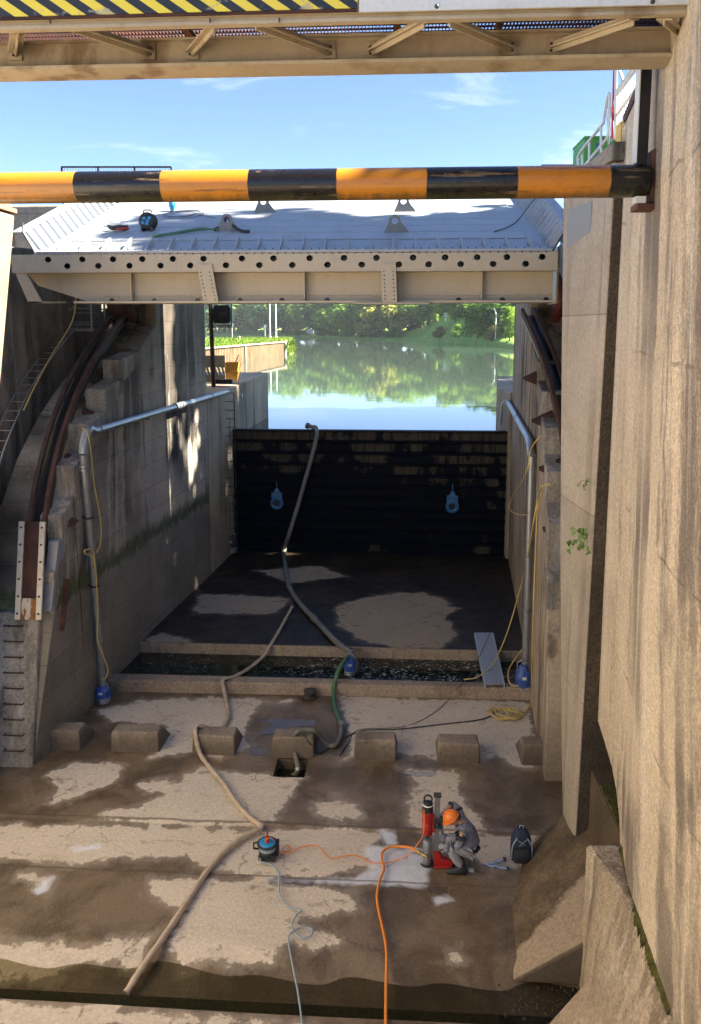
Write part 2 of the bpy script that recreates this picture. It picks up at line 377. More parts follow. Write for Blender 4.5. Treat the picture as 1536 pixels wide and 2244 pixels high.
# ================================================================= THE SETTING: apron, upper slab, waters
DRY = [  # pale dry areas of the apron, traced on the photograph and laid on the ground (z = 0)
 [(215,1560),(280,1545),(310,1536),(480,1530),(640,1538),(575,1548),(548,1575),(537,1600),(545,1640),(480,1668),(420,1652),(335,1662),(372,1610),(352,1590),(250,1584)],
 [(740,1528),(1155,1540),(1168,1600),(1166,1692),(1130,1682),(1090,1658),(1040,1672),(960,1668),(870,1655),(750,1668),(772,1640),(758,1580)],
 [(105,1700),(160,1675),(225,1670),(275,1682),(255,1720),(180,1745),(115,1765),(122,1730)],
 [(305,1725),(350,1712),(380,1714),(392,1724),(430,1682),(520,1698),(590,1700),(668,1706),(640,1740),(600,1800),(560,1812),(300,1806),(195,1796),(230,1780),(290,1775),(365,1742),(330,1738)],
 [(690,1760),(730,1750),(780,1765),(790,1790),(740,1802),(700,1786)],
 [(868,1683),(940,1690),(1010,1700),(1005,1740),(1040,1790),(1078,1832),(960,1834),(888,1812),(898,1750),(918,1720)],
 [(-60,1808),(280,1808),(560,1822),(700,1816),(835,1826),(820,1850),(818,1895),(760,1905),(650,1926),(540,1922),(440,1902),(390,1882),(330,1872),(230,1888),(150,1897),(60,1880),(-60,1890)],
 [(960,1832),(1060,1832),(1175,1838),(1195,1880),(1160,1902),(1075,1905),(1050,1880),(1000,1862)],
 [(330,1932),(430,1924),(520,1928),(640,1932),(700,1945),(785,1952),(778,1990),(700,2012),(655,2016),(745,2062),(680,2084),(640,2060),(590,2102),(530,2112),(460,2092),(400,2112),(362,2072),(400,2000),(330,1962)],
 [(-80,2052),(60,2062),(180,2072),(332,2052),(302,2112),(240,2102),(190,2096),(120,2122),(-80,2132)],
 [(72,1952),(92,1925),(122,1918),(104,1962)], [(35,1918),(75,1916),(72,1924),(38,1926)],
 [(985,2085),(1000,2078),(1010,2100),(990,2104)], [(1165,1930),(1175,1905),(1185,1920),(1180,1945)],
 [(-60,2200),(60,2196),(240,2210),(480,2224),(700,2250),(-60,2260)],
]
SLURRY_SHEEN = [[(800,1852),(935,1862),(940,1908),(935,1945),(800,1938),(690,1934),(585,1930),(590,1922),(690,1926),(780,1925),(815,1895),(800,1870)], [(830,1820),(865,1822),(870,1850),(845,1852)], [(150,1857),(215,1852),(225,1860),(160,1866)], [(72,1950),(100,1926),(120,1920),(100,1950),(82,1962)], [(840,1880),(900,1870),(935,1880),(940,1905),(835,1912),(815,1900)], [(950,1968),(978,1960),(990,1972),(955,1985)]]  # milky slurry patches, with the sky's bluish sheen painted into the colour
PUD = [  # standing water on the apron
 [(565,1578),(690,1578),(692,1592),(640,1596),(612,1612),(570,1614),(590,1592)], [(545,1640),(597,1638),(590,1660),(552,1655)],
 [(585,1921),(690,1926),(690,1942),(640,1944),(590,1940)], [(930,1936),(985,1940),(978,1962),(940,1956)],
 [(860,1700),(905,1690),(985,1700),(930,1705)]]
DRY2 = [[(735,1330),(790,1312),(850,1300),(930,1298),(975,1310),(985,1328),(1010,1332),(975,1345),(1000,1395),(960,1424),(880,1420),(800,1408),(742,1368)],
        [(310,1402),(360,1388),(400,1400),(420,1408),(330,1409)], [(440,1300),(640,1310),(600,1345),(420,1345)], [(560,1250),(700,1240),(760,1262),(640,1280)]]
def sdf(P, polys):      # >0 inside, metres
    best = np.full(len(P), -9.0)
    for poly in polys:
        A = np.array(poly); B = np.roll(A, -1, 0); d = np.full(len(P), 1e9); ins = np.zeros(len(P), bool)
        for a, b in zip(A, B):
            e = b-a; w = P-a; t = np.clip((w@e)/(e@e), 0, 1); q = w-t[:, None]*e; d = np.minimum(d, (q*q).sum(1))
            c = ((a[1] > P[:, 1]) != (b[1] > P[:, 1])) & (P[:, 0] < (b[0]-a[0])*(P[:, 1]-a[1])/((b[1]-a[1]) or 1e-9)+a[0]); ins ^= c
        d = np.sqrt(d); best = np.maximum(best, np.where(ins, d, -d))
    return best
def ground(polys, z): return [[(PZ(*q, z).x, PZ(*q, z).y) for q in p] for p in polys]
def apron_mat(name, dry, wet1, wet2, gloss=.28):
    g = NT(name); p = g.pos(); x, y, z = g.sep(p)
    e = g.math('ADD', g.attr('dry'), g.math('MULTIPLY', g.math('SUBTRACT', g.noise(p, 2.2, 8, .68), .5), .75))
    f = g.step(e, -.015, .035)
    spots = g.step(g.noise(g.scale(p,(1,1.6,1)), 3.1, 6, .65), .585, .63)     # damp footprints on the dry
    d = g.mix(g.noise(p, .8, 7, .65), dry, tuple(k*.78 for k in dry))
    d = g.mix(.35, d, g.ramp(g.noise(p, 20, 6, .75), [(.3,(.1,.08,.06)),(.7,(.85,.8,.7))]), 'OVERLAY')
    fade = g.step(e, .0, .6)
    d = g.mix(g.math('MULTIPLY', spots, g.math('SUBTRACT', .62, g.math('MULTIPLY', fade, .42))), d, wet1)
    w = g.mix(g.step(g.noise(p, .9, 7, .68, .5), .38, .62), wet1, wet2)
    w = g.mix(.35, w, g.ramp(g.noise(p, 26, 6, .75), [(.3,(.05,.04,.03)),(.7,(.9,.8,.7))]), 'OVERLAY')
    rim = g.math('MULTIPLY', g.step(e, -.16, -.02), g.math('SUBTRACT', 1.0, f))
    w = g.mix(g.math('MULTIPLY', rim, .35), w, tuple((a+b)/2 for a, b in zip(dry, wet1)))
    c = g.mix(f, w, d)
    ch = g.step(g.math('ADD', g.attr('slurry_sheen'), g.math('MULTIPLY', g.math('SUBTRACT', g.noise(p, 5, 5), .5), .2)), -.06, .06)
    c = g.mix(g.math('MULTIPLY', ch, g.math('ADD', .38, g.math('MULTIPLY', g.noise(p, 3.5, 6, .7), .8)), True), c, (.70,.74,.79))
    pu = g.step(g.math('ADD', g.attr('pud'), g.math('MULTIPLY', g.math('SUBTRACT', g.noise(p, 3, 6), .5), .3)), -.02, .03)
    c = g.mix(g.math('MULTIPLY', pu, .45), c, (.03,.026,.016))
    jo = g.math('ADD', y, g.math('MULTIPLY', g.math('SUBTRACT', g.noise(p, 1.2, 4), .5), .12))
    for yy, wd in ((10.87,.022),(12.13,.03)):
        k = g.math('LESS_THAN', g.math('ABSOLUTE', g.math('SUBTRACT', jo, yy)), wd)
        c = g.mix(g.math('MULTIPLY', k, .6), c, (.09,.065,.045))
    cr = g.new('TexVoronoi', feature='DISTANCE_TO_EDGE'); g.put(cr.inputs['Vector'], g.addv(p, g.scale(g.noise(p, 1.5, 6, .7, col=True), (.7,.7,.7)))); cr.inputs['Scale'].default_value = .42
    c = g.mix(g.math('MULTIPLY', g.math('MULTIPLY', g.math('LESS_THAN', cr.outputs['Distance'], .004), g.step(g.noise(p, .7, 3), .5, .56)), .55), c, (.05,.038,.026))
    dots = g.math('MULTIPLY', g.math('LESS_THAN', g.vor(p, 5.5), .045), g.math('GREATER_THAN', g.noise(p, 1.7, 2), .5)); c = g.mix(g.math('MULTIPLY', dots, .8), c, (.035,.028,.018))
    silt = g.step(g.noise(g.scale(p,(.6,1.6,1)), 1.1, 7, .7), .55, .7); c = g.mix(g.math('MULTIPLY', silt, .28), c, (.20,.13,.065))
    wr = g.math('ADD', gloss, g.math('MULTIPLY', g.noise(p, 2.5, 5), .35))
    r = g.mix(f, wr, (.9,.9,.9)); r = g.mix(pu, r, (.04,.04,.04)); r = g.mix(ch, r, (.8,.8,.8))
    hb = g.math('MULTIPLY', g.noise(p, 22, 6, .7), g.math('SUBTRACT', 1.0, pu))
    g.bsdf(c, r, 0, g.bump(hb, .5, .025), .36); M[name] = g.m
apron_mat('apron', (.66,.58,.47), (.20,.152,.10), (.105,.076,.044))
apron_mat('upper', (.37,.305,.225), (.038,.026,.016), (.012,.009,.006), .3)

def graded(name, xs, ys, zf, mat, polys, pz, hole=None, jitter=.0):
    X, Y = np.meshgrid(xs, ys); P = np.stack([X.ravel(), Y.ravel()], 1)
    Z = np.array([zf(a, b) for a, b in P]); nx, ny = len(xs), len(ys)
    fs = []
    for j in range(ny-1):
        for i in range(nx-1):
            cx, cy = (xs[i]+xs[i+1])/2, (ys[j]+ys[j+1])/2
            if hole and hole[0] < cx < hole[1] and hole[2] < cy < hole[3]: continue
            fs.append((j*nx+i, j*nx+i+1, (j+1)*nx+i+1, (j+1)*nx+i))
    me = bpy.data.meshes.new(name); me.from_pydata([(a, b, c) for (a, b), c in zip(P, Z)], [], fs); me.update(); me.materials.append(M[mat])
    for nm, pl in polys.items():
        at = me.attributes.new(nm, 'FLOAT', 'POINT'); v = sdf(P, ground(pl, pz)) if pl else np.full(len(P), -9.0)
        at.data.foreach_set('value', v.astype(np.float32))
    me.polygons.foreach_set('use_smooth', [True]*len(fs))
    return tag(link_mesh(name, me, None), kind='structure')
pitA, pitB = PZ(597,1705), PZ(672,1664); PIT_ = (round(pitA.x,2), round(PZ(668,1704).x,2), round(pitA.y,2), 14.16)
def apron_z(x, y):
    z = .03 if y > 12.1 else 0.0
    if y < 9.5: z -= .16*min(1, (9.5-y)/.72)-.022*math.sin(x*1.7+.6)*math.sin(x*.63)-.012*math.sin(x*5.1+y*7)
    return z+.006*math.sin(x*2.1+y)*math.sin(y*1.7)
def axis(a, b, d, extra=()):
    v = list(np.arange(a, b, d))+[b]+list(extra); return np.array(sorted(set(round(float(q), 3) for q in v)))
graded('apron_floor', axis(-9, 4.6, .055, PIT_[:2]), axis(8.76, 16.9, .055, (12.08, 12.11)+PIT_[2:]), apron_z, 'apron', dict(dry=DRY, pud=PUD, slurry_sheen=SLURRY_SHEEN), 0.0, hole=PIT_)
# nearer slab beyond the trench, and the bed running on below the bridge
graded('near_slab', axis(-9, 4.6, .08), axis(2.0, 8.44, .08), lambda x, y: .02+.01*math.sin(x), 'apron', dict(dry=DRY, pud=[], slurry_sheen=[]), 0.0)
b = MB(); b.box((-9,8.40,-.6),(4.6,8.44,.0)); b.add([(-9,8.4,-.30),(4.6,8.4,-.30),(4.6,8.9,-.30),(-9,8.9,-.30)],[(0,1,2,3)])
b.add([(-9,8.76,-.45),(4.6,8.76,-.45),(4.6,8.76,-.14),(-9,8.76,-.14)],[(3,2,1,0)])
tag(b.build('trench', M['c_trench']), kind='structure')
b = MB(); b.add([(-9,8.44,-.085),(4.6,8.44,-.085),(4.6,9.36,-.085),(-9,9.36,-.085)],[(0,1,2,3)]); tag(b.build('trench_water', M['trench_water']), kind='structure')
b = MB(); x0, x1, y0, y1 = PIT_
b.box((x0-.05,y0-.05,-.62),(x1+.05,y1+.05,-.6))
for q in (((x0-.05,y0-.05,-.6),(x0,y1+.05,.005)),((x1,y0-.05,-.6),(x1+.05,y1+.05,.005)),((x0,y0-.05,-.6),(x1,y0,.005)),((x0,y1,-.6),(x1,y1+.05,.005))): b.box(*q)
tag(b.build('drain_pit', M['c_dirt']), kind='structure')
b = MB(); b.add([(x0,y0,-.2),(x1,y0,-.2),(x1,y1,-.2),(x0,y1,-.2)],[(0,1,2,3)]); tag(b.build('drain_water', M['pit_water']), kind='structure')
# river bed toward and behind the camera
b = MB(); b.add([(-9,-40,.0),(4.6,-40,.0),(4.6,2.0,.0),(-9,2.0,.0)],[(0,1,2,3)]); tag(b.build('river_bed', M['c_sill']), kind='structure')
# pool between the sill and the upper slab
b = MB(); b.add([(-7.2,17.1,.17),(3.6,17.1,.17),(3.6,18.7,.17),(-7.2,18.7,.17)],[(0,1,2,3)]); tag(b.build('pool_water', M['pool_water']), kind='structure')
graded('upper_slab', axis(-7.6, 4.6, .09), axis(18.68, 27.2, .09), lambda x, y: .45+.01*math.sin(x+y), 'upper', dict(dry=DRY2, pud=[], slurry_sheen=[]), .45)
b = MB(); b.box((-7.6,18.64,-.3),(4.6,18.7,.445)); tag(b.build('upper_slab_edge', M['c_sill']), kind='structure')

# ================================================================= concrete things standing in the channel
s = MB(); s.hexa([(-7.0,16.72,-.1),(3.35,16.92,-.1),(3.35,17.2,-.1),(-7.0,17.15,-.1),(-7.0,16.76,.30),(3.35,16.96,.30),(3.35,17.2,.30),(-7.0,17.15,.30)])
tag(s.build('end_sill', M['c_sill'], bevel=.03), 'low concrete sill beam across the channel in front of the green pool', 'sill')
BL = [(108,170),(238,347),(420,517),(597,690),(776,869),(957,1048),(1136,1200)]
BLAB = ['small dark concrete baffle block tight against the left pier','concrete baffle block beside the dry patch, left of the hose-draped one',
 'concrete baffle block with the tan hose draped over it','concrete baffle block right behind the square drain pit','concrete baffle block just right of the grey hose bend',
 'concrete baffle block with a dark chip on its pale top, second from the right pier','concrete baffle block half hidden against the right abutment']
for i, (a, c) in enumerate(BL):
    xa, xb = PZ(a,1656).x, PZ(c,1656).x; j = .02*math.sin(i*2.3)
    if i == 0: xa -= .15
    b = MB(); xm = (xa+xb)/2
    b.hexa([(xa,14.2,-.05),(xb,14.2+j,-.05),(xb+.02,15.05,-.05),(xa-.02,15.05,-.05),(xa+.02,14.21,.44),(xb-.02,14.21+j,.45+j),(xb-.03,14.56,.45),(xa+.03,14.56,.44)])
    o = b.build('baffle_block', M['c_block'], bevel=.035, seg=3); origin_to(o, (xm,14.5,0))
    tag(o, BLAB[i], 'concrete block', 'row of concrete baffle blocks on the apron')

# ================================================================= walls and piers
ARC = [(13.62,-.1),(13.75,.6),(14.35,2.75),(14.62,3.6),(15.15,4.85),(15.85,5.75),(16.75,6.55),(17.9,7.3),(19.2,8.0),(20.4,8.6)]
# left pier: channel face + sloped stepped front
pier = thing('pier', (-7.6,15,0), 'left concrete pier with black streaks, a mossy band and a stepped sloping front', 'pier')
loop = [(XL(y), y, z) for y, z in ARC]+[(XL(20.4),20.4,9.3),(XL(24.3),24.3,11.0),(XL(24.3),24.3,6.4),(XL(27.6),27.6,6.4),(XL(27.6),27.6,-.1)]
b = MB()
# face strips (robust against concave loops): build columns
def wall_cols(b, prof, xf, depth, zb=-.1):
    for (y0, z0), (y1, z1) in zip(prof[:-1], prof[1:]):
        if y1-y0 < 1e-4: continue
        xa, xb = xf(y0), xf(y1)
        b.hexa([(xa,y0,zb),(xa-depth,y0,zb),(xb-depth,y1,zb),(xb,y1,zb),(xa,y0,z0),(xa-depth,y0,z0),(xb-depth,y1,z1),(xb,y1,z1)])
def skin(b, prof, xf, depth, zb=-.1, ln=0):    # one closed skin, no inner faces
    n = len(prof); vs = []
    for y, z in prof: vs += [(xf(y),y,zb),(xf(y)+ln*lean(y,z),y,z),(xf(y)-depth,y,z),(xf(y)-depth,y,zb)]
    fs = []
    for i in range(n-1):
        for k in range(3): fs.append((4*i+k, 4*i+4+k, 4*i+5+k, 4*i+1+k) if depth > 0 else (4*i+1+k, 4*i+5+k, 4*i+4+k, 4*i+k))
    fs += [(0,1,2,3), (4*n-1,4*n-2,4*n-3,4*n-4)]
    b.add(vs, fs)
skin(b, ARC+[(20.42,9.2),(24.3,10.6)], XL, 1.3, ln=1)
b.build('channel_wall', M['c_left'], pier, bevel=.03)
# stepped haunch blocks on the slope, pale
HAU = ((14.38,2.9,14.75,4.0),(14.72,3.95,15.3,5.1),(15.25,5.05,16.0,5.95),(15.95,5.9,16.9,6.7),(16.85,6.65,17.9,7.35),(17.85,7.3,19.0,7.95))
st = MB()
for (y0,z0,y1,z1) in HAU:
    f = lambda y, z, d: (XL(y)+d+lean(y,z), y, z)
    st.hexa([f(y0,z0-.1,.012), f(y0,z0-.1,-.45), f(y1,z1-.35,-.45), f(y1,z1-.35,.012), f(y0-.06,z0+(z1-z0)*.72,.012), f(y0-.06,z0+(z1-z0)*.72,-.45), f(y1-.02,z1-.02,-.45), f(y1-.02,z1-.02,.012)])
st.build('haunch', M['c_left_pier'], pier, bevel=.03)
lo = MB(); lo.hexa([(XL(13.6)+.02,13.5,-.1),(-10.2,13.5,-.1),(-10.2,14.6,-.1),(XL(14.6)+.02,14.6,-.1),(XL(14)-.05,14.2,2.9),(-10.2,14.2,2.9),(-10.2,14.6,2.9),(XL(14.6)-.05,14.6,2.9)])
lo.build('plinth', M['c_left_pier'], pier, bevel=.05)
ow = MB(); ow.hexa([(-8.75,14.0,-.1),(-12.5,14.0,-.1),(-12.5,24.3,-.1),(-7.7,24.3,-.1),(-8.75,14.6,10.2),(-12.5,14.6,10.2),(-12.5,24.3,10.6),(-7.75,24.3,10.6)])
ow.build('outer_wall', M['c_left_outer'], pier, bevel=.04)
pp = MB(); pp.hexa([(-6.98,14.22,2.95),(-6.79,14.22,2.95),(-6.79,14.5,2.95),(-6.98,14.5,2.95),(-6.92,14.52,4.3),(-6.70,14.52,4.3),(-6.70,14.8,4.3),(-6.92,14.8,4.3)]); pp.build('pale_panel', M['pale_patch'], pier, bevel=.02)
rp = MB(); a_, c_ = PL(146,1268,.02), PL(133,1382,.02); rp.bar(a_, c_, .05, .12, up=(1,0,0)); rp.build('rust_strip', M['rust'], pier)
# left quay beyond, lower
q = MB(); yy = [(24.32,6.42),(27.2,6.42),(29.5,6.5),(33.5,6.6)]
skin(q, yy, lambda y: XL(min(y,27.2)) if y < 27.3 else -5.86+(y-27.2)*.035, 14, -1)
tag(q.build('quay_wall', M['c_quay'], bevel=.03), 'low weathered quay wall with stacked yellow buckets on top', 'quay')
# right abutment (mirror)
ab = thing('abutment', (3.4,15,0), 'right concrete abutment in shade with dark rust streaks and stepped front', 'abutment')
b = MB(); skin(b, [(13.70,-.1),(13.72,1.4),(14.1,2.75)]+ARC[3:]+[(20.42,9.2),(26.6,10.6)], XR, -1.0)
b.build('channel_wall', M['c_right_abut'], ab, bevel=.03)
st = MB()
for (y0,z0,y1,z1) in HAU:
    f = lambda y, z, d: (XR(y)+d, y, z)
    st.hexa([f(y0,z0-.1,-.012), f(y1,z1-.35,-.012), f(y1,z1-.35,.45), f(y0,z0-.1,.45), f(y0-.06,z0+(z1-z0)*.72,-.012), f(y1-.02,z1-.02,-.012), f(y1-.02,z1-.02,.45), f(y0-.06,z0+(z1-z0)*.72,.45)])
st.build('haunch', M['c_left_pier'], ab, bevel=.03)
ow = MB(); ow.hexa([(XR(13.8)+.95,13.8,-.1),(XR(26)+.9,26.6,-.1),(9,26.6,-.1),(9,13.8,-.1),(XR(13.8)+.95,14.1,11.2),(XR(26)+.9,26.6,10.6),(9,26.6,10.6),(9,14.1,11.2)])
ow.build('outer_wall', M['c_left_outer'], ab, bevel=.04)
q = MB(); skin(q, [(26.62,6.3),(29.0,6.35),(34,6.4)], lambda y: XR(27)-.10 if y < 27.0 else 3.74+(y-29)*.135, -14, -1)
tag(q.build('quay_wall', M['c_quay'], bevel=.03), 'low quay wall end with a pale sunlit top behind the right abutment', 'quay')

# right lock wall, near: undercut, plinth, capping
def XB(Y, z=2.0): return 3.06+(max(Y, 6.2)-11)*(.06+.11*z/11)
rw = thing('lock_wall', (3.3,9,0), 'tall rough sand-coloured concrete wall on the right with vertical damp stripes', 'wall')
top = 11.35
prof = [(11.25,2.62),(10.6,2.60),(9.95,2.55),(9.6,2.42),(9.38,2.2),(9.27,1.9),(9.2,1.2),(9.15,-.1),(6.2,-.1),(2.0,-.1),(-6,-.1)]
ys = [p_[0] for p_ in prof]; vs = []; fs = []
for y, z in prof: vs += [(XB(y,z),y,z),(XB(y,top),y,top),(XB(y,top)+6,y,top),(XB(y,z)+6,y,z)]
n = len(prof)
for i in range(n-1):
    for k in range(4): fs.append((4*i+k, 4*i+4+k, 4*i+4+(k+1)%4, 4*i+(k+1)%4))
fs += [(3,2,1,0),(4*n-4,4*n-3,4*n-2,4*n-1)]
b = MB(); b.add(vs, fs); b.build('wall_face', M['c_right'], rw, bevel=.04)
b = MB(); b.box((3.0,9.2,-.1),(6,11.09,1.88)); b.build('culvert_floor', M['c_dirt'], rw)
b = MB(); b.box((3.75,9.2,1.88),(6,11.3,2.7)); b.build('culvert_back', M['c_dirt'], rw)
g = NT('moss_green'); p = g.pos(); c = g.ramp(g.noise(p, 9, 8, .75), [(.35,(.03,.024,.012)),(.5,(.075,.07,.018)),(.68,(.11,.12,.025))]); g.bsdf(c, .95, 0, g.bump(g.noise(p, 30, 5), .8, .03), .2); M['moss_green'] = g.m
b = MB(); b.box((3.01,9.3,1.88),(3.74,10.6,1.92)); b.build('culvert_moss', M['moss_green'], rw, bevel=.01)
pl = MB(); prs = []
vs = []; fs = []; PLY = (9.28, 8.9, 8.5, 8.0, 7.2, 6.0, 2.0)
for y in PLY:
    f = min(1, max(0, (9.28-y)/1.25)); xb = XB(y)-.42; xt = (XB(9.28)-.41)*(1-f)+(XB(y)-.045)*f
    vs += [(xb-.03,y,-.1),(xb+.25*(xt-xb),y,.9),(xt-.01,y,1.84),(xt+.03,y,1.88),(XB(y)+.05,y,1.9),(XB(y)+.05,y,-.1)]
n = len(PLY)
for i in range(n-1):
    for k in range(6): fs.append((6*i+k, 6*i+6+k, 6*i+6+(k+1)%6, 6*i+(k+1)%6))
fs += [tuple(range(5,-1,-1)), tuple(range(6*n-6,6*n))]
pl.add(vs, fs); pl.build('plinth', M['c_right_low'], rw)
ms = MB(); msv = []
for i in range(150):
    y = 9.2-i*.016; u_ = i/149; w = (.012+.05*(math.sin(math.pi*min(1,u_*1.05))**1.2)*(.55+.3*math.sin(i*.31)*math.sin(i*.13+1)+.25*random.random())); d_ = .16*random.random()**3*math.sin(math.pi*u_); msv += [(XB(y)-w-.035,y,1.875-d_),(XB(y)-w*.6-.015,y,1.915),(XB(y)+.01,y,1.98+.07*random.random()),(XB(y)+.01,y,1.85)]
ms.add(msv, [(4*i+k,4*i+4+k,4*i+4+(k+1)%4,4*i+(k+1)%4) for i in range(149) for k in range(4)]); ms.build('moss_strip', M['moss_green'], rw)
cp = MB(); xt = XB(11.3, top); cp.prism([(xt-.03,11.3,top-.06),(xt+.5,11.3,top-.06),(xt+.5,11.3,top+.06),(xt-.03,11.3,top+.06)], Vector((XB(6.2,top)-xt,-5.1,0)))
cp.build('coping', M['brown_steel'], rw, bevel=.01)
# vertical joint groove strip (dark sealant) near the front of the wall
a_, c_ = PX(1520,1700,XB(7.2)), PX(1490,2244,XB(7.2))

# the pier nose in front of the wall: pale face, end face coloured dark for its shade
pn = thing('pier', (3.0,12,0), 'pale smooth concrete pier nose standing between the rough wall and the abutment', 'pier')
def XP(Y): return 2.80+(Y-11.2)*.075
EDGE = [(11.85,-.1,.0),(12.2,2.0,.02),(12.55,5.0,.06),(12.8,8.0,.10),(13.0,10.75,.14)]
TOPN = 11.02
LEFTX = [2.70,2.66,2.60,2.56,2.53]
vs = []
for (y, z, k), lx in zip(EDGE, LEFTX): vs += [(XP(11.1)+k,11.1,z),(lx+.12,y,z),(lx+.7,y,z),(XP(11.1)+3.,11.1,z)]
n = len(EDGE); fs = []
for i in range(n-1):
    for k in range(4): fs.append((4*i+k, 4*i+(k+1)%4, 4*i+4+(k+1)%4, 4*i+4+k))
fs += [(3,2,1,0),(4*n-4,4*n-3,4*n-2,4*n-1)]
b = MB(); b.add(vs, fs); b.build('nose', M['c_right_pier'], pn, bevel=.03)
b = MB(); b.hexa([(XP(11.1)+.02,11.06,-.1),(XP(11.1)+.02,11.098,-.1),(XP(11.1)+2.9,11.098,-.1),(XP(11.1)+2.9,11.06,-.1),(XP(11.1)+.16,11.06,10.4),(XP(11.1)+.16,11.098,10.4),(XP(11.1)+2.9,11.098,10.4),(XP(11.1)+2.9,11.06,10.4)]); b.build('end_face', M['c_shade_strip'], pn)
b = MB(); f0, f1 = Vector((XP(11.1)+.135,11.1,10.35)), Vector((2.65,13.0,10.35)); dz = Vector((0,0,1)); q0, q1 = f0.lerp(f1,.35)+Vector((-.012,0,0)), f0.lerp(f1,.85)+Vector((-.012,0,0)); b.add([q0,q1,q1-dz*.6,q0-dz*.45], [(0,1,2,3)]); b.build('pale_patch', M['pale_patch'], pn)
b = MB(); b.prism([(XP(11.1)+.12,11.1,10.78),(2.62,13.02,10.745),(3.3,13.02,10.745),(4.2,11.1,10.78)], lambda q: Vector((0,0,.24 if q.y < 12 else .02))); b.build('cap', M['c_left_pier'], pn, bevel=.02)
yl = MB(); yl.box((XB(11.4)-.02,11.35,10.6),(XB(11.4)+.25,11.6,11.35)); yl.build('yellow_end', M['yellow_paint'], pn, bevel=.01)

b = MB(); b.hexa([(3.75,11.2,-.1),(9,11.2,-.1),(9,14.0,-.1),(3.95,14.0,-.1),(3.75,11.2,10.9),(9,11.2,10.9),(9,14.0,10.9),(3.95,14.0,10.9)]); b.build('recess_back', M['c_left_outer'], pn)
# left near wall (unseen, paled to bounce sun) and the brick-topped pillar
lw = MB(); lw.box((-11,-6,-.1),(-7.9,12.3,10.0)); tag(lw.build('lock_wall', M['c_left_bounce'], bevel=.04), 'near concrete wall opposite the rough sand-coloured one', 'wall')
pr = thing('pillar', (-7.2,12.8,0), 'leaning sunlit concrete pillar with a crumbling brick top at the left edge', 'pillar')
b = MB(); b.hexa([(-8.2,12.5,-.1),(-8.9,12.5,-.1),(-8.9,13.3,-.1),(-8.2,13.3,-.1),(-6.58,12.6,10.45),(-8.3,12.6,10.45),(-8.3,13.3,10.45),(-6.58,13.3,10.45)]); b.build('shaft', M['c_pillar'], pr, bevel=.06)
b = MB()
for k in range(2):
    for i in range(7): b.box((-6.55-i*.26-(k%2)*.1,12.55,10.46+k*.085),(-6.55-i*.26-.25-(k%2)*.1,13.3,10.46+k*.085+.078))
b.build('brick_top', M['brick_red'], pr, bevel=.012)

# fillet wedges at the foot of the right wall
w = MB(); w.add([(1.60,9.18,-.06),(2.9,9.18,-.06),(2.9,9.18,.82),(3.15,11.08,1.02),(2.86,11.9,.62),(2.86,11.9,-.06),(2.1,11.7,-.06),(1.70,10.4,-.06)],
      [(0,1,2),(0,2,3,7),(7,3,4,6),(6,4,5),(1,5,4,3,2),(0,7,6,5,1)])
g = NT('wedge_mat'); p = g.pos(); x, y, z = g.sep(p)
n = g.noise(p, 3.2, 7, .7); base = g.mix(g.noise(p, 1.4, 6), (.42,.335,.235), (.33,.26,.18))
dm = g.step(g.math('ADD', g.math('SUBTRACT', y, g.math('MULTIPLY', x, .55)), g.math('MULTIPLY', n, .5)), 8.88, 9.02)
dirt = g.ramp(g.noise(p, 2.2, 8, .7), [(.3,(.05,.037,.025)),(.5,(.125,.09,.053)),(.68,(.19,.142,.088))])
c = g.mix(dm, base, dirt); front = g.step(y, 9.20, 9.23); c = g.mix(front, (.12,.092,.065), c)  # camera-facing side painted darker, as the shaded side of the wedge
c = g.mix(.35, c, g.ramp(g.noise(p, 18, 6, .75), [(.3,(.05,.04,.03)),(.7,(.9,.82,.7))]), 'OVERLAY')
g.bsdf(c, .85, 0, g.bump(g.noise(p, 12, 7, .7), .8, .05), .3); M['wedge_mat'] = g.m
tag(w.build('concrete_fillet', M['wedge_mat'], bevel=.03), 'sloping concrete wedge half covered in brown dirt at the foot of the right wall', 'concrete wedge')
w = MB(); w.add([(1.62,8.42,-.3),(2.62,8.80,.62),(2.62,8.80,-.3),(2.62,5.6,.9),(2.62,5.6,-.3),(1.0,6.2,-.3)], [(0,5,3,1),(0,1,2),(1,3,4,2),(5,4,3),(0,2,4,5)])
tag(w.build('concrete_fillet', M['c_wedge'], bevel=.04), 'bare pale concrete wedge beside the water trench, nearest the camera', 'concrete wedge')

# tower of the left pier seen beside the raised gate
tw = MB(); tw.box((-17,24.4,6),(-7.95,30,12.35)); tag(tw.build('pier_tower', M['c_back'], bevel=.05), 'grey stained concrete block wall behind the gate left wing', 'wall')

# loose rubble at the trench end and in the culvert mouth
rb = random.Random(3); b = MB()
for i in range(300):
    if i < 150: p = Vector((rb.uniform(1.3,2.5), rb.uniform(8.6,9.15), -.06+.0)); p.x += (p.y-8.6)*.2
    else: p = Vector((rb.uniform(3.02,3.6), rb.uniform(9.35,10.8), 1.925))
    r_ = rb.uniform(.005,.018); b.ball(p, (r_*rb.uniform(.7,1.3), r_, r_*.7), 5)
tag(b.build('rubble', M['c_dirt']), 'dark gravel and grit lying at the trench end and in the culvert mouth', 'rubble', kind='stuff')
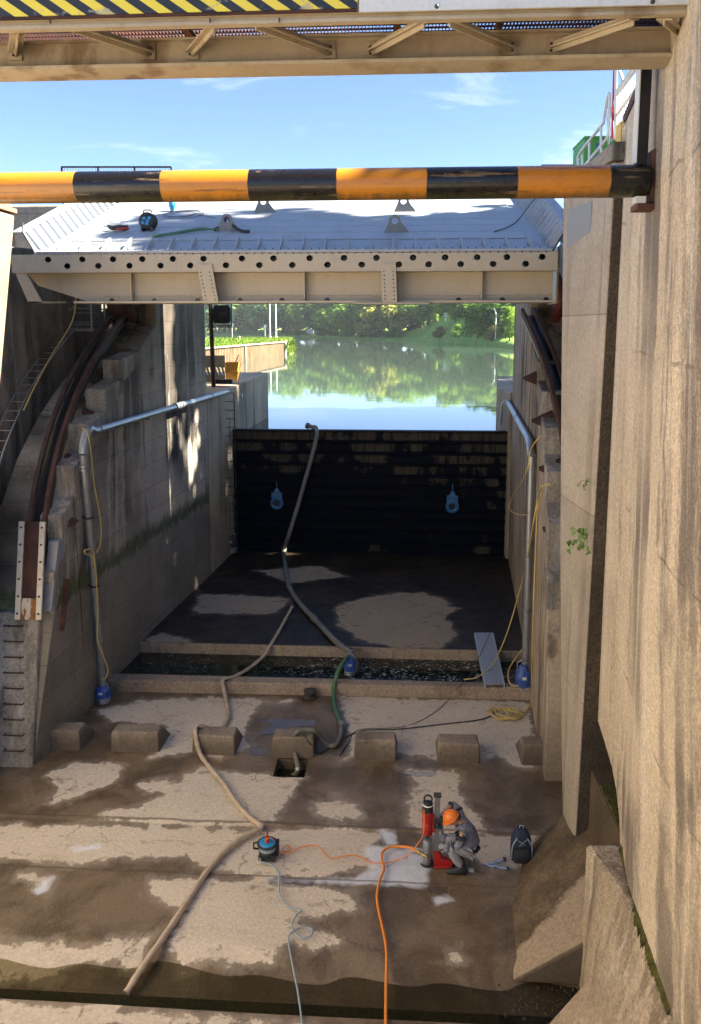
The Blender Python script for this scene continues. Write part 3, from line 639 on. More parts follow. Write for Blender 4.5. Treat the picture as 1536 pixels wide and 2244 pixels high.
# ================================================================= BULKHEAD of stop logs
NL = 11; z0, z1 = .44, 4.93; hh = (z1-z0)/NL
ORD = ['topmost','second','third','fourth','fifth','sixth','seventh','eighth','ninth','tenth','lowest']
for i in range(NL):
    k = NL-1-i; zb = z0+i*hh; dy = .012*math.sin(i*3.7)
    pr = [(26.98,0),(26.92,.012),(26.92,.05),(26.985,.09),(26.985,hh-.09),(26.92,hh-.05),(26.92,hh-.012),(26.98,hh-.004),(27.25,hh-.004),(27.25,0)]
    b = MB(); b.prism([(XL(27)+.0,y+dy,zb+z) for y, z in pr], (XR(27)-XL(27),0,0))
    o = b.build('stop_log', M['stop_log']); origin_to(o, (-.9,27.1,zb))
    nm = ORD[k]+(' stop log from the top' if 0 < k < 10 else ' stop log')
    tag(o, 'dark steel %s of the bulkhead holding back the river' % nm, 'stop log', 'stop logs stacked across the channel')
sl = MB(); sl.box((XL(27)-.3,26.85,4.2),(XL(27)+.02,27.4,6.3))
# blue gate valves
def valve(px, py, lab):
    c = PY(px, py, 26.86); t = thing('gate_valve', c, lab, 'valve', 'blue gate valves on the bulkhead')
    b = MB(); prof = []
    n = 24; ring = []
    for r_, y in ((.115,-.10),(.24,-.10),(.24,0),(.17,.0),(.17,.07),(.115,.07)):
        ring.append([(c.x+r_*math.cos(2*math.pi*k/n), c.y+y, c.z-.12+r_*math.sin(2*math.pi*k/n)) for k in range(n)])
    vs = [q for r_ in ring for q in r_]; b.add(vs, [(i*n+k, i*n+(k+1)%n, ((i+1)%6)*n+(k+1)%n, ((i+1)%6)*n+k) for i in range(6) for k in range(n)], True)
    b.build('flange', M['valve_blue'], t)
    b = MB(); b.hexa([(c.x-.2,c.y-.08,c.z+.05),(c.x+.2,c.y-.08,c.z+.05),(c.x+.2,c.y+.05,c.z+.05),(c.x-.2,c.y+.05,c.z+.05),(c.x-.2,c.y-.08,c.z+.26),(c.x+.2,c.y-.08,c.z+.26),(c.x+.2,c.y+.05,c.z+.26),(c.x-.2,c.y+.05,c.z+.26)])
    b.hexa([(c.x-.12,c.y-.07,c.z+.26),(c.x+.12,c.y-.07,c.z+.26),(c.x+.12,c.y+.04,c.z+.26),(c.x-.12,c.y+.04,c.z+.26),(c.x-.05,c.y-.05,c.z+.42),(c.x+.05,c.y-.05,c.z+.42),(c.x+.05,c.y+.03,c.z+.42),(c.x-.05,c.y+.03,c.z+.42)])
    b.build('bonnet', M['valve_blue'], t, bevel=.015)
    b = MB(); b.cyl((c.x,c.y-.02,c.z+.42),(c.x,c.y-.02,c.z+.66),.022,8); b.build('stem', M['valve_blue'], t)
    b = MB(); b.disc((c.x,c.y+.03,c.z-.12),(0,-1,0),.115,20); b.build('bore', M['black_paint'], t)
valve(607, 1095, 'blue gate valve on the bulkhead left of the long grey hose')
valve(991, 1102, 'blue gate valve on the bulkhead toward the right abutment')

# ================================================================= RAISED WEIR GATE
GY = 15.5; G = thing('weir_gate', (-2.2,15.5,9.0), 'raised beige and white steel weir gate spanning the channel between the piers', 'weir gate')
zt = PY(640,553,GY).z; zm = PY(640,592,GY).z; zb = PY(640,661,GY).z
xl, xr = PY(80,550,GY).x, PY(1210,552,GY).x
xl2, xr2 = PY(28,590,GY).x, 3.10
by, bz = 20.9, zt+1.97      # upper end of the sloping skin plate
def deckp(x, t): return Vector((x, GY+(by-GY)*t, zt+(bz-zt)*t))
nrm = Vector((0,-(bz-zt),(by-GY))).normalized()
def slab(b, x0, x1, t0, t1, h0, h1):
    q = [deckp(x0,t0)+nrm*h0, deckp(x1,t0)+nrm*h0, deckp(x1,t1)+nrm*h0, deckp(x0,t1)+nrm*h0]; b.hexa(q+[v+nrm*(h1-h0) for v in q])
b = MB(); slab(b, xl, xr, .0, 1, -.03, 0); b.build('skin_plate', M['gate_white'], G)
b = MB(); bo = MB()      # lapped strakes and rivet rows
for k in range(8):
    t0 = .17+k*.105; slab(b, xl+.35, xr-.35, t0, t0+.1, .004, .022)
    for i in range(120):
        x = xl+.4+i*(xr-xl-.8)/119; c = deckp(x, t0+.006)+nrm*.020
        bo.add([c+Vector((-.016,0,0)),c+Vector((.016,0,0)),c+Vector((.012,.02,.008))+nrm*.0,c+Vector((-.012,.02,.008)),c+nrm*.018+Vector((0,.01,.004))],[(0,1,4),(1,2,4),(2,3,4),(3,0,4)])
b.build('strake', M['gate_white'], G); bo.build('fastener_rows', M['gate_white'], G)
# low gusset ribs along the front edge
nr = 22
for i in range(nr):
    x = xl+.42+i*(xr-xl-.8)/(nr-1); f = deckp(x, .004); bk = deckp(x, .115)
    r_ = MB(); r_.prism([f+Vector((-.012,0,0))+nrm*.03, bk+Vector((-.012,0,0))+nrm*.012, bk+Vector((-.012,0,0))+nrm*.16, bk+Vector((-.012,-.12,-.04))+nrm*.17, f+Vector((-.012,0,0))+nrm*.06], (.024,0,0)); r_.build('rib', M['gate_white'], G)
b = MB(); slab(b, xl, xr, -.004, .018, 0, .05); b.build('lip', M['gate_white'], G)
b = MB()
for i in range(66):
    x = xl+.12+i*(xr-xl-.24)/65; c = Vector((x, GY-.02-.02, zt-.02)); b.ball(c, .016, 6)
    c = deckp(x+.05, .012)+nrm*.055; b.ball(c, .015, 6)
tag(b.build('fastener_rows', M['steel_dark'], G), kind=None)  # dark bolt heads along the front lip
# side wings with stiffeners
for sgn, x in ((-1, xl), (1, xr)):
    wg = MB()
    lo = [deckp(x, 0), deckp(x, 1.0)]; hi = [deckp(x-.0, 0)+Vector((sgn*.28, .05, .42)), deckp(x, 1.0)+Vector((sgn*.28, 0, .42))]
    q = [lo[0], lo[1], hi[1], hi[0]]; wg.prism(q, (sgn*.02,0,0)); wo = wg.build('side_wing', M['gate_white'], G)
    for k in range(17):
        t = .02+k*.06; a_ = deckp(x, t); c_ = a_+Vector((sgn*.28, 0, .42)); r_ = MB()
        r_.prism([a_+Vector((-sgn*.10,0,.0)), a_+Vector((sgn*.004,0,0)), c_+Vector((sgn*.004,0,0)), c_+Vector((-sgn*.05,0,.0))], (0,.02,.006)); r_.build('stiffener', M['gate_white'], wo)
    tp = MB(); tp.bar(hi[0]+Vector((sgn*.12,0,.01)), hi[1]+Vector((sgn*.12,0,.01)), .24, .02); tp.build('top_flange', M['gate_white'], wo)
    e = MB(); e.tube([deckp(x,-.005)+Vector((0,-.03,0)), deckp(x,0)+Vector((sgn*.10,-.03,.16)), deckp(x,0)+Vector((sgn*.27,-.01,.44)), deckp(x,0)+Vector((sgn*(.27 if sgn < 0 else .2),.03,.62 if sgn < 0 else .5))], .018, 6); e.build('edge_seal', M['rubber'], wo)
# outer sloping shelf at both ends
b = MB(); b.hexa([(xl2,GY+.02,zm+.1),(xl-.02,GY+.02,zt-.14),(xl-.02,GY+1.6,zt+.36),(xl2,GY+1.2,zt+.1),(xl2,GY+.02,zm+.16),(xl-.02,GY+.02,zt-.08),(xl-.02,GY+1.6,zt+.42),(xl2,GY+1.2,zt+.16)]); b.build('end_shelf', M['gate_white'], G)
b = MB(); slab(b, xr+.3, xr+.75, .0, 1, -.05, .0); b.build('end_shelf', M['gate_white'], G)
# front fascia with round holes: a grid of quads with the holes left open
def fascia():
    n = 16; rh = .059; b = MB(); zA, zB = zm, zt-.02
    holes = []
    top = [107,182,249,313,380,447,531,600,679,754,825,905,975,1045,1110,1187]; bot = [149,217,285,353,418,496,569,641,718,793,874,939,1009,1080,1151]
    hs = [(PY(x,566,GY).x, zA+(zB-zA)*.70) for x in top]+[(PY(x,580,GY).x, zA+(zB-zA)*.30) for x in bot]
    hs.sort(); zc = (zA+zB)/2
    def strip(cells, za, zb_):
        xs = [xl2]+[(cells[i][0]+cells[i+1][0])/2 for i in range(len(cells)-1)]+[xr2]
        for (cx, cz), xa, xb in zip(cells, xs[:-1], xs[1:]):
            ring = [(cx+rh*1.12*math.cos(2*math.pi*k/n), GY-.04, cz+rh*math.sin(2*math.pi*k/n)) for k in range(n)]
            inn = [(p_[0], GY-.02, p_[2]) for p_ in ring]; deep = [(cx+(p_[0]-cx)*.98, GY+.35, cz+(p_[2]-cz)*.98) for p_ in ring]
            out = []
            for k in range(n):
                a = 2*math.pi*k/n; c_, s_ = math.cos(a), math.sin(a); tx = ((xb-cx) if c_ > 0 else (cx-xa))/max(abs(c_),1e-6); tz = ((zb_-cz) if s_ > 0 else (cz-za))/max(abs(s_),1e-6)
                t = min(tx, tz); out.append((cx+c_*t, GY-.04, cz+s_*t))
            # corners
            b.m = 0; b.add(ring+out, [(k, n+k, n+(k+1)%n, (k+1)%n) for k in range(n)])
            for ang, px_, pz_ in ((0,xb,zb_),(1,xa,zb_),(2,xa,za),(3,xb,za)):
                for k in range(n):
                    o1, o2 = out[k], out[(k+1)%n]
                    on = lambda o, x=None, z=None: abs(o[0]-px_) < 1e-4 or abs(o[2]-pz_) < 1e-4
                    if ((abs(o1[0]-px_) < 1e-4 and abs(o2[2]-pz_) < 1e-4) or (abs(o1[2]-pz_) < 1e-4 and abs(o2[0]-px_) < 1e-4)) and (abs(o1[0]-o2[0]) > 1e-4 and abs(o1[2]-o2[2]) > 1e-4):
                        b.add([o1, (px_, GY-.04, pz_), o2], [(0,1,2)])
            b.m = 1; b.add(ring+deep, [(k, (k+1)%n, n+(k+1)%n, n+k) for k in range(n)]); b.add(deep, [tuple(range(n))]); b.m = 0
    strip([h for h in hs if h[1] > zc], zc, zB); strip([h for h in hs if h[1] < zc], zA, zc)
    return b
fascia().build('fascia', [M['gate_paint'], M['black_paint']], G)
b = MB(); b.box((xl2,GY-.04,zm-.03),(xr2,GY+.5,zm-.002)); b.box((xl2,GY+.3,zt-.06),(xr2,GY+.42,zm)); b.build('fascia_flange', M['gate_paint'], G)
# lower girder web, set back
wy = GY+.34; xg = PY(205,650,GY).x
b = MB(); b.prism([(xl2+.15,wy,zm-.03),(xr2,wy,zm-.03),(xr2,wy,zb+.02),(xg-.25,wy,zb+.02),(xl2+.35,wy,zb+.35)], (0,.02,0)); b.build('web', M['gate_paint'], G)
b = MB(); b.box((xg-.45,GY+.06,zb-.02),(xr2,GY+.75,zb+.02)); b.build('bottom_flange', M['gate_paint'], G)
b = MB()
for x in (288,667,1055): q_ = PY(x,620,wy-.1).x; b.box((q_-.012,wy-.16,zb+.02),(q_+.012,wy,zm-.03))
b.build('web_stiffener', M['gate_paint'], G)
b = MB()
for i in range(120): b.ball((xg+.1+i*(xr2-xg-.2)/119, wy-.012, zb+.13), .013, 6)
b.build('fastener_rows', M['gate_paint'], G)
for x in (152,245,338,433,526,618,717,1005,1101,1197):
    q_ = PY(x,651,wy).x; b = MB(); n = 10; arc = [(q_+.06*math.cos(math.pi*k/n), wy-.004, zb+.022+.07*math.sin(math.pi*k/n)) for k in range(n+1)]; b.add(arc, [tuple(range(n+1))]); b.build('drain_hole', M['black_paint'], G)
def strut(xa, xb, w):    # riveted vertical strut: flange plate in front of the fascia
    a_, c_ = PY(xa,575,GY-.1), PY(xb,664,GY-.1); t = MB()
    t.hexa([(c_.x-w/2,GY-.08,zb-.03),(c_.x+w/2,GY-.08,zb-.03),(c_.x+w/2,GY-.05,zb-.03),(c_.x-w/2,GY-.05,zb-.03),(a_.x-w/2,GY-.08,zm+.12),(a_.x+w/2,GY-.08,zm+.12),(a_.x+w/2,GY-.05,zm+.12),(a_.x-w/2,GY-.05,zm+.12)])
    t.hexa([(c_.x-.015,GY-.05,zb-.02),(c_.x+.015,GY-.05,zb-.02),(c_.x+.015,wy,zb-.0),(c_.x-.015,wy,zb-.0),(a_.x-.015,GY-.05,zm-.03),(a_.x+.015,GY-.05,zm-.03),(a_.x+.015,wy,zm-.03),(a_.x-.015,wy,zm-.03)])
    so = t.build('strut', M['gate_paint'], G, bevel=.004); bb = MB()
    for k in range(8):
        for dx in (-.09,.09):
            f = (k+.5)/8; bb.ball((c_.x+(a_.x-c_.x)*f+dx, GY-.082, zb+(zm-zb)*f), .014, 6)
    bb.build('rivets', M['steel_dark'], so)
strut(447, 462, .30); strut(851, 854, .29)
sp = MB(); sp.box((PY(775,660,GY).x,GY-.1,zb-.055),(PY(940,660,GY).x,GY+.5,zb-.022)); sp.build('splice_plate', M['gate_paint'], G, bevel=.01)
# left end plate, slanting
a1, a2, a3, a4 = PY(22,572,GY), PY(34,600,GY), PY(92,664,GY), PY(62,664,GY)
ep = MB(); ep.prism([a1,(a1.x+.2,GY,a1.z),a3,a4], (0,.05,0)); ep.prism([a3,a4,(a4.x,GY+.6,a4.z),(PY(118,657,GY).x,GY+.6,zb)], (0,0,.03)); ep.build('end_plate', M['gate_paint'], G)
# end rollers under both ends
def roller(cx, cy, cz, nm, m1, m2):
    w = MB(); w.lathe((cx-.28,cy,cz), [(0.02,0),(.62,0),(.62,.08),(.50,.10),(.50,.46),(.62,.48),(.62,.56),(.02,.56)], 28, (1,0,0)); wo = w.build('roller', M[m1], G)
    for sx in (-.34,.30):
        p_ = MB(); p_.box((cx+sx,cy-.5,cz-.15),(cx+sx+.05,cy+.5,cz+1.2)); p_.build('cheek_plate', M[m2], wo)
roller(PL(255,700,-.5).x-.2, 20.2, 9.25, 'l', 'rust_dark', 'brown_steel')
roller(XR(20)+.75, 19.6, 9.25, 'r', 'red_dark', 'gate_paint')
b = MB(); b.box((xl+.2,GY+.9,zb+.5),(xr,GY+5.1,zt-.35)); b.build('box_girder', M['gate_paint'], G)
# lifting eyes
EY = [(577,467,.62),(884,467,.62),(497,510,.27),(865,512,.27)]
for px, py, t in EY:
    best = min((abs(PY(px,py,GY+(by-GY)*tt/100).z-(zt+(bz-zt)*tt/100)), tt) for tt in range(2,96))[1]/100
    c = deckp(PY(px,py,GY+(by-GY)*best).x, best); n = 14; rr, hr = .13, .07; hgt = .27
    out = [c+Vector((-.24,0,0)), c+Vector((.33,0,0))]+[c+Vector((rr*math.cos(a), 0, hgt+rr*math.sin(a))) for a in [math.pi*(-.05+1.1*k/9) for k in range(10)]]
    hole = [c+Vector((hr*math.cos(2*math.pi*k/n), 0, hgt+hr*math.sin(2*math.pi*k/n))) for k in range(n)]
    # plate as quads between the outline (resampled) and the hole
    L = out+[out[0]]; seg = [(L[i+1]-L[i]).length for i in range(len(L)-1)]; tot = sum(seg); res = []
    for k in range(n*2):
        d = tot*k/(n*2); i = 0
        while d > seg[i]: d -= seg[i]; i += 1
        res.append(L[i].lerp(L[i+1], d/seg[i]))
    res.sort(key=lambda v: math.atan2(v.z-c.z-hgt, v.x-c.x)); hole2 = [c+Vector((hr*math.cos(math.atan2(v.z-c.z-hgt, v.x-c.x)), 0, hgt+hr*math.sin(math.atan2(v.z-c.z-hgt, v.x-c.x)))) for v in res]
    m = len(res); b = MB(); d = Vector((0,.05,0))
    b.add(res+hole2+[v+d for v in res]+[v+d for v in hole2], [(k,(k+1)%m,m+(k+1)%m,m+k) for k in range(m)]+[(2*m+(k+1)%m,2*m+k,3*m+k,3*m+(k+1)%m) for k in range(m)]+[((k+1)%m,k,2*m+k,2*m+(k+1)%m) for k in range(m)]+[(m+k,m+(k+1)%m,3*m+(k+1)%m,3*m+k) for k in range(m)])
    b.build('lifting_eye', M['lug'], G)

# ---------------------------------------------------------------- things left lying on the gate
def ond(px, py):      # point of the sloping skin plate under a pixel
    lo, hi = 0.0, 1.0
    for _ in range(40):
        m = (lo+hi)/2; p_ = PY(px,py,GY+(by-GY)*m)
        if p_.z > zt+(bz-zt)*m: lo = m
        else: hi = m
    return deckp(PY(px,py,GY+(by-GY)*m).x, m)+nrm*.03
c = ond(325,508); t = thing('cable_reel', c, 'round black cable reel with blue sockets standing on the white gate plate', 'cable reel')
b = MB(); b.lathe(c+Vector((0,-.06,.2)), [(.02,0),(.19,0),(.19,.03),(.12,.04),(.12,.14),(.19,.15),(.19,.18),(.02,.18)], 20, (0,1,0)); b.build('drum', M['rubber'], t)
b = MB()
for dx, dz in ((-.06,.05),(.06,.06),(0,-.06),(-.09,-.04),(.02,.0)): b.box((c.x+dx-.035,c.y-.085,c.z+.2+dz-.03),(c.x+dx+.035,c.y-.062,c.z+.2+dz+.03))
b.build('socket', M['reel_blue'], t, bevel=.008)
b = MB(); b.tube([c+Vector((-.09,.0,.38)),c+Vector((-.08,.0,.44)),c+Vector((.08,.0,.44)),c+Vector((.09,.0,.38))], .018, 6); b.build('handle', M['rubber'], t)
b = MB(); b.box((c.x-.13,c.y-.1,c.z-.02),(c.x-.09,c.y+.16,c.z+.05)); b.box((c.x+.09,c.y-.1,c.z-.02),(c.x+.13,c.y+.16,c.z+.05)); b.build('foot', M['rubber'], t)
def squiggle(c, r, n, h, seed, dx=1.0):
    rd = random.Random(seed); return smooth_path([c+Vector((dx*r*math.cos(i*1.1)*rd.uniform(.5,1.1), .4*r*math.sin(i*1.1)*rd.uniform(.5,1.1), h*rd.uniform(.1,1))) for i in range(n)], 5)
c = ond(258,508); b = MB(); b.tube(squiggle(c, .2, 12, .1, 3, 1.4), .03, 6); tag(b.build('cable_heap', M['cable_black']), 'black cable heap lying on the gate next to the red cable', 'cable')
b = MB(); b.tube(squiggle(c+Vector((.12,-.05,0)), .15, 9, .09, 8, 1.3), .024, 6); tag(b.build('cable_heap', M['red_paint']), 'red cable tangle lying on the gate beside the black reel', 'cable')
c = ond(250,497); b = MB(); b.ball(c+Vector((0,0,.06)), (.17,.1,.09), 8); o = b.build('plastic_bag', M['white_stuff']); tag(o, 'crumpled white plastic bag behind the tangled cables on the gate', 'bag')
c = ond(378,465); t = thing('hand_lamp', c, 'small blue lamp hanging by the striped pole above the gate plate', 'lamp')
b = MB(); b.lathe(c+Vector((0,0,-.05)), [(.01,0),(.045,.06),(.085,.16),(.09,.24),(.06,.30),(.02,.34)], 12); b.build('body', M['reel_blue'], t)
b = MB(); b.cyl(c+Vector((0,0,.29)), c+Vector((0,0,.6)), .008, 6); b.build('cord', M['cable_black'], t)
b = MB(); b.tube(smooth_path([ond(335,524)+nrm*.03,ond(390,518)+nrm*.05,ond(438,510)+nrm*.05,ond(480,510)+nrm*.04]), [.03]*7+[.035]*8+[.02]*4, 8); tag(b.build('water_hose', M['hose_green']), 'dark green hose lying on the gate toward the lifting eye', 'hose')
b = MB(); b.tube(smooth_path([ond(470,510)+nrm*.03,ond(490,505)+nrm*.1,ond(500,498)+nrm*.22,ond(512,508)+nrm*.1,ond(530,512)+nrm*.03,ond(547,513)+nrm*.03]), .035, 8); tag(b.build('sling', M['cable_black']), 'black sling threaded through the left front lifting eye', 'sling')
def loops(c, rx, ry, n, r, seed):
    rd = random.Random(seed); pts = []
    for i in range(n*8):
        a = i*math.pi/4; f = 1+.25*math.sin(i*.37+seed); pts.append(c+Vector((rx*f*math.cos(a)+.02*i*rx/n, ry*f*math.sin(a), ry*f*math.sin(a)*(bz-zt)/(by-GY)))+nrm*.02)
    return smooth_path(pts, 3)
b = MB(); b.tube(loops(ond(395,474), .42, .35, 3, 0, 2)+smooth_path([ond(430,472)+nrm*.02,ond(450,478)+nrm*.02,ond(472,482)+nrm*.02]), .006, 5); tag(b.build('wire_coil', M['cable_black']), 'thin loose wire coils near the far left of the white gate', 'wire')
b = MB(); b.tube(smooth_path([ond(1083,511),ond(1130,495)+nrm*.05,Vector((xr+.28,GY+3.2,zt+1.55)),Vector((xr+.6,GY+2.6,zt+1.0)),Vector((xr+.9,GY+2.2,zt+.5))]), .011, 6); tag(b.build('signal_cable', M['cable_black']), 'thin black cable running over the right wing of the gate', 'cable')

# ================================================================= STRIPED POLE barrier
PYY = 8.4; zc = PY(768,404,PYY).z; xe = PY(1415,404,PYY).x
S = thing('height_barrier', (0,PYY,zc), 'orange and black striped round pole hanging across under the footbridge', 'barrier')
x_edge = PY(1330,404,PYY).x
b = MB(); b.cyl((-7.85,PYY,zc),(xe,PYY,zc),.163,40); o = b.build('pole', M['striped_pole'], S)
S.location.x = x_edge      # object space starts at a stripe edge, so the paint steps fall where they should
for o_ in (o,): o_.data.transform(Matrix.Translation((-x_edge,0,0)))
px_ = PY(1408,260,PYY).x
b = MB(); b.box((px_-.055,PYY-.06,zc+.1),(px_+.055,PYY+.06,11.12)); b.build('hanger_post', M['black_paint'], S, bevel=.006)
b = MB(); b.box((px_-.068,PYY-.07,zc+.17),(px_-.0565,PYY+.07,11.12)); b.build('post_edge', M['bridge_pale'], S)
wx = XB(PYY, zc)
b = MB(); b.box((wx-.06,PYY-.08,zc-.22),(wx-.0,PYY+.12,zc+.30)); b.box((wx-.20,PYY-.12,zc-.30),(wx-.0,PYY+.12,zc-.24)); b.box((xe,PYY-.05,zc-.1),(wx-.06,PYY+.05,zc+.1)); b.build('wall_bracket', M['rust_bracket'], S, bevel=.006)
b = MB(); b.box((wx-.22,PYY-.13,zc-.238),(wx-.12,PYY-.0,zc-.17)); b.build('shim', M['bridge_pale'], S)

# ================================================================= FOOTBRIDGE overhead
BY = 7.9; B = thing('footbridge', (-1,BY,11.2), 'rusty beige steel footbridge with zigzag braces and yellow-black hazard board overhead', 'footbridge')
x0b, x1b = -7.9, XB(BY, 11.2)-.02; zf = PY(768,165,BY).z
# flange + web + top flange of the far beam
zw = PY(768,78,BY-.19).z; b = MB(); b.box((x0b,BY-.36,zf),(x1b,BY,zf+.03)); b.box((x0b,BY-.19,zf+.03),(x1b,BY-.17,zw-.02)); b.box((x0b,BY-.25,zw-.02),(x1b,BY-.05,zw)); b.build('far_beam', M['bridge_paint'], B)
NY = BY-.95; zn0 = PY(768,55,NY).z; zn1 = PY(768,27,NY).z
b = MB(); b.box((x0b,NY-.08,zn0),(x1b+.1,NY,zn0+.03)); b.box((x0b,NY-.06,zn0+.03),(x1b+.1,NY-.04,zn0+.24)); b.box((x0b,NY-.10,zn0+.06),(x1b+.1,NY-.06,zn1)); b.build('near_beam', M['bridge_paint'], B)
yf = BY-.19
def brace(pa, pb, m='bridge_paint'):
    a_ = PY(pa[0],pa[1],yf-.02); c_ = PY(pb[0],pb[1],NY+.02)
    b = MB(); b.bar(a_, c_, .13, .014, up=(0,-.4,1)); b.bar(a_+Vector((0,0,.0)), c_, .014, .10, up=(0,0,1)); bo_ = b.build('brace', M[m], B)
    s_ = 1 if pb[0] < pa[0] else -1
    g_ = MB(); g_.box((a_.x-.065,yf-.022,a_.z-.075),(a_.x+.065,yf-.002,a_.z+.075)); go = g_.build('gusset', M['bridge_paint'], bo_)
    k = MB()
    for dz in (-.03,.03): k.lathe((a_.x+.02*s_,yf-.016,a_.z+dz), [(.014,0),(.014,-.0),(.012,.014),(0.001,.016)], 6, (0,-1,0))
    k.build('bolt', M['steel_dark'], bo_)
brace((325,112),(150,55)); brace((420,112),(470,55)); brace((720,110),(560,52)); brace((815,110),(930,48)); brace((1118,103),(985,46)); brace((1212,103),(1390,42)); brace((1520,95),(1455,42)); brace((33,114),(40,58))
# cross bearers and grating
for x in (400,870,1100): b = MB(); q_ = PY(x,78,BY-.5).x; b.box((q_-.03,NY,zw+.003),(q_+.03,BY-.01,zw+.06)); b.build('bearer', M['rust'], B)
b = MB(); zg = zw+.062
for i in range(330):
    x = x0b+.02+i*.033
    if x > x1b: break
    b.box((x,NY-.0,zg),(x+.006,BY+.28,zg+.035))
for i in range(12): b.box((x0b,NY+.03+i*.10,zg+.01),(x1b,NY+.036+i*.10,zg+.03))
b.build('grating', M['rust_dark'], B)
b = MB(); za, zh = PY(400,28,NY-.12).z, PY(400,-60,NY-.12).z; b.box((x0b,NY-.13,za),(PY(783,10,NY-.12).x,NY-.105,zh)); b.build('hazard_board', M['hazard'], B)
b = MB(); za2 = PY(1100,19,NY-.12).z; b.box((PY(787,10,NY-.12).x,NY-.125,za2),(x1b+.1,NY-.105,zh)); b.build('side_plate', M['bridge_pale'], B)
b = MB()
for x, y in ((957,14),(1430,4)): b.ball(PY(x,y,NY-.125), .02, 8)
for x, y in ((110,46),(460,44),(612,43)): p_ = PY(x,y,NY-.1); b.cyl(p_+Vector((0,0,-.02)), p_+Vector((0,-.0,.015)), .008, 6)
b.build('bolt', M['steel_dark'], B)
hp = MB(); hp.box((x0b,NY-.125,za-.022),(PY(783,10,NY-.12).x,NY-.08,za-.002)); hp.build('board_rail', M['rust_dark'], B)
b = MB()
for x in (-6,-4,-2,0,1.8):
    b.cyl((x,NY-.06,zn1),(x,NY-.06,zg+1.1),.024,8)
b.tube([(x0b,NY-.06,zg+1.1),(x1b,NY-.06,zg+1.1)],.024,8); b.build('railing', M['bridge_paint'], B)
# ================================================================= PIPES AND PUMPS
def rings(parent, mat, items):
    for p, d, r, w in items:
        b = MB(); clampring(b, p, d, r, w); b.build('coupling', mat, parent)
def clampring(b, p, d, r, w=.06):
    d = Vector(d).normalized(); b.cyl(Vector(p)-d*w/2, Vector(p)+d*w/2, r, 14)
def pump(c, h, r, lab, body='pump_blue', tilt=0):
    t = thing('submersible_pump', c, lab, 'pump'); c = Vector(c)
    b = MB(); b.lathe(c, [(r*.9,0),(r,.02),(r,h*.06),(r*.9,h*.07),(r*.9,h*.1),(r,h*.11),(r,h*.17),(r*.9,h*.18),(r*.9,h*.21),(r,h*.22),(r,h*.28),(r*.9,h*.3)], 18); b.build('strainer', M['galv'], t)
    b = MB(); b.lathe(c, [(r*.93,h*.3),(r*.95,h*.55),(r*.88,h*.74),(r*.6,h*.78),(r*.55,h*.88),(r*.3,h*.92)], 18)
    for k in range(6):
        a = k*math.pi/3+.3; d = Vector((math.cos(a), math.sin(a), 0)); b.bar(c+d*r*.95+Vector((0,0,h*.3)), c+d*r*.9+Vector((0,0,h*.7)), .02, .02)
    b.build('body', M[body], t)
    b = MB(); b.box(c+Vector((-.04,-r-.006,h*.58)), c+Vector((.05,-r+.02,h*.66))); b.build('name_plate', M['white_stuff'], t)
    b = MB(); b.tube([c+Vector((-r*.7,0,h*.72)),c+Vector((-r*.75,0,h*1.0)),c+Vector((0,0,h*1.1)),c+Vector((r*.75,0,h*1.0)),c+Vector((r*.7,0,h*.72))], .012, 6); b.build('handle', M['galv'], t)
    return t
pa = PL(224,1478,.12); pb = PL(182,985,.12)
pump((pa.x,pa.y-.02,.03), pa.z-.25, .17, 'large blue pump standing at the foot of the left pier pipe')
t = thing('discharge_pipe', (pa.x,pa.y,0), 'long galvanised pipe climbing the left pier and turning along its face', 'pipe')
pc = PL(205,945,.12); pd = PL(462,868,.16); pe = PY(556,842,32.0)
b = MB(); b.tube([pa+Vector((0,0,-.25)),pa,pb-Vector((0,0,.1))], .085, 14); b.build('riser', M['galv'], t)
el = smooth_path([pb-Vector((0,0,.1)),pb+Vector((0,.06,.12)),(pb+pc)/2+Vector((0,0,.22)),pc], 6); b = MB(); b.tube(el, .098, 14); b.build('elbow', M['galv'], t)
b = MB(); b.tube([pc,pd,pe], .088, 14); b.build('run', M['galv'], t)
rings(t, M['steel_grey'], [(p_, d, .105, .06) for p_, d in ((pb-Vector((0,0,.35)),(0,0,1)),(pb-Vector((0,0,.42)),(0,0,1)),(pc+(pd-pc)*.03,pd-pc),(pc+(pd-pc)*.6,pd-pc),(pc+(pd-pc)*.63,pd-pc),(pc+(pd-pc)*.66,pd-pc),(pd,pe-pd),(pe-(pe-pd)*.05,pe-pd),(pa+(pb-pa)*.15,pb-pa))])
for f in (.42,.72):
    b = MB(); q_ = pa+(pb-pa)*f; clampring(b, q_, pb-pa, .10, .05); b.box(q_+Vector((-.3,-.03,-.02)), q_+Vector((0,.03,.02))); b.build('bracket', M['brown_steel'], t)
for f in (.35,.7): b = MB(); q_ = pc+(pd-pc)*f; b.box(q_+Vector((-.25,-.03,-.10)), q_+Vector((.08,.03,-.075))); b.build('bracket', M['brown_steel'], t)
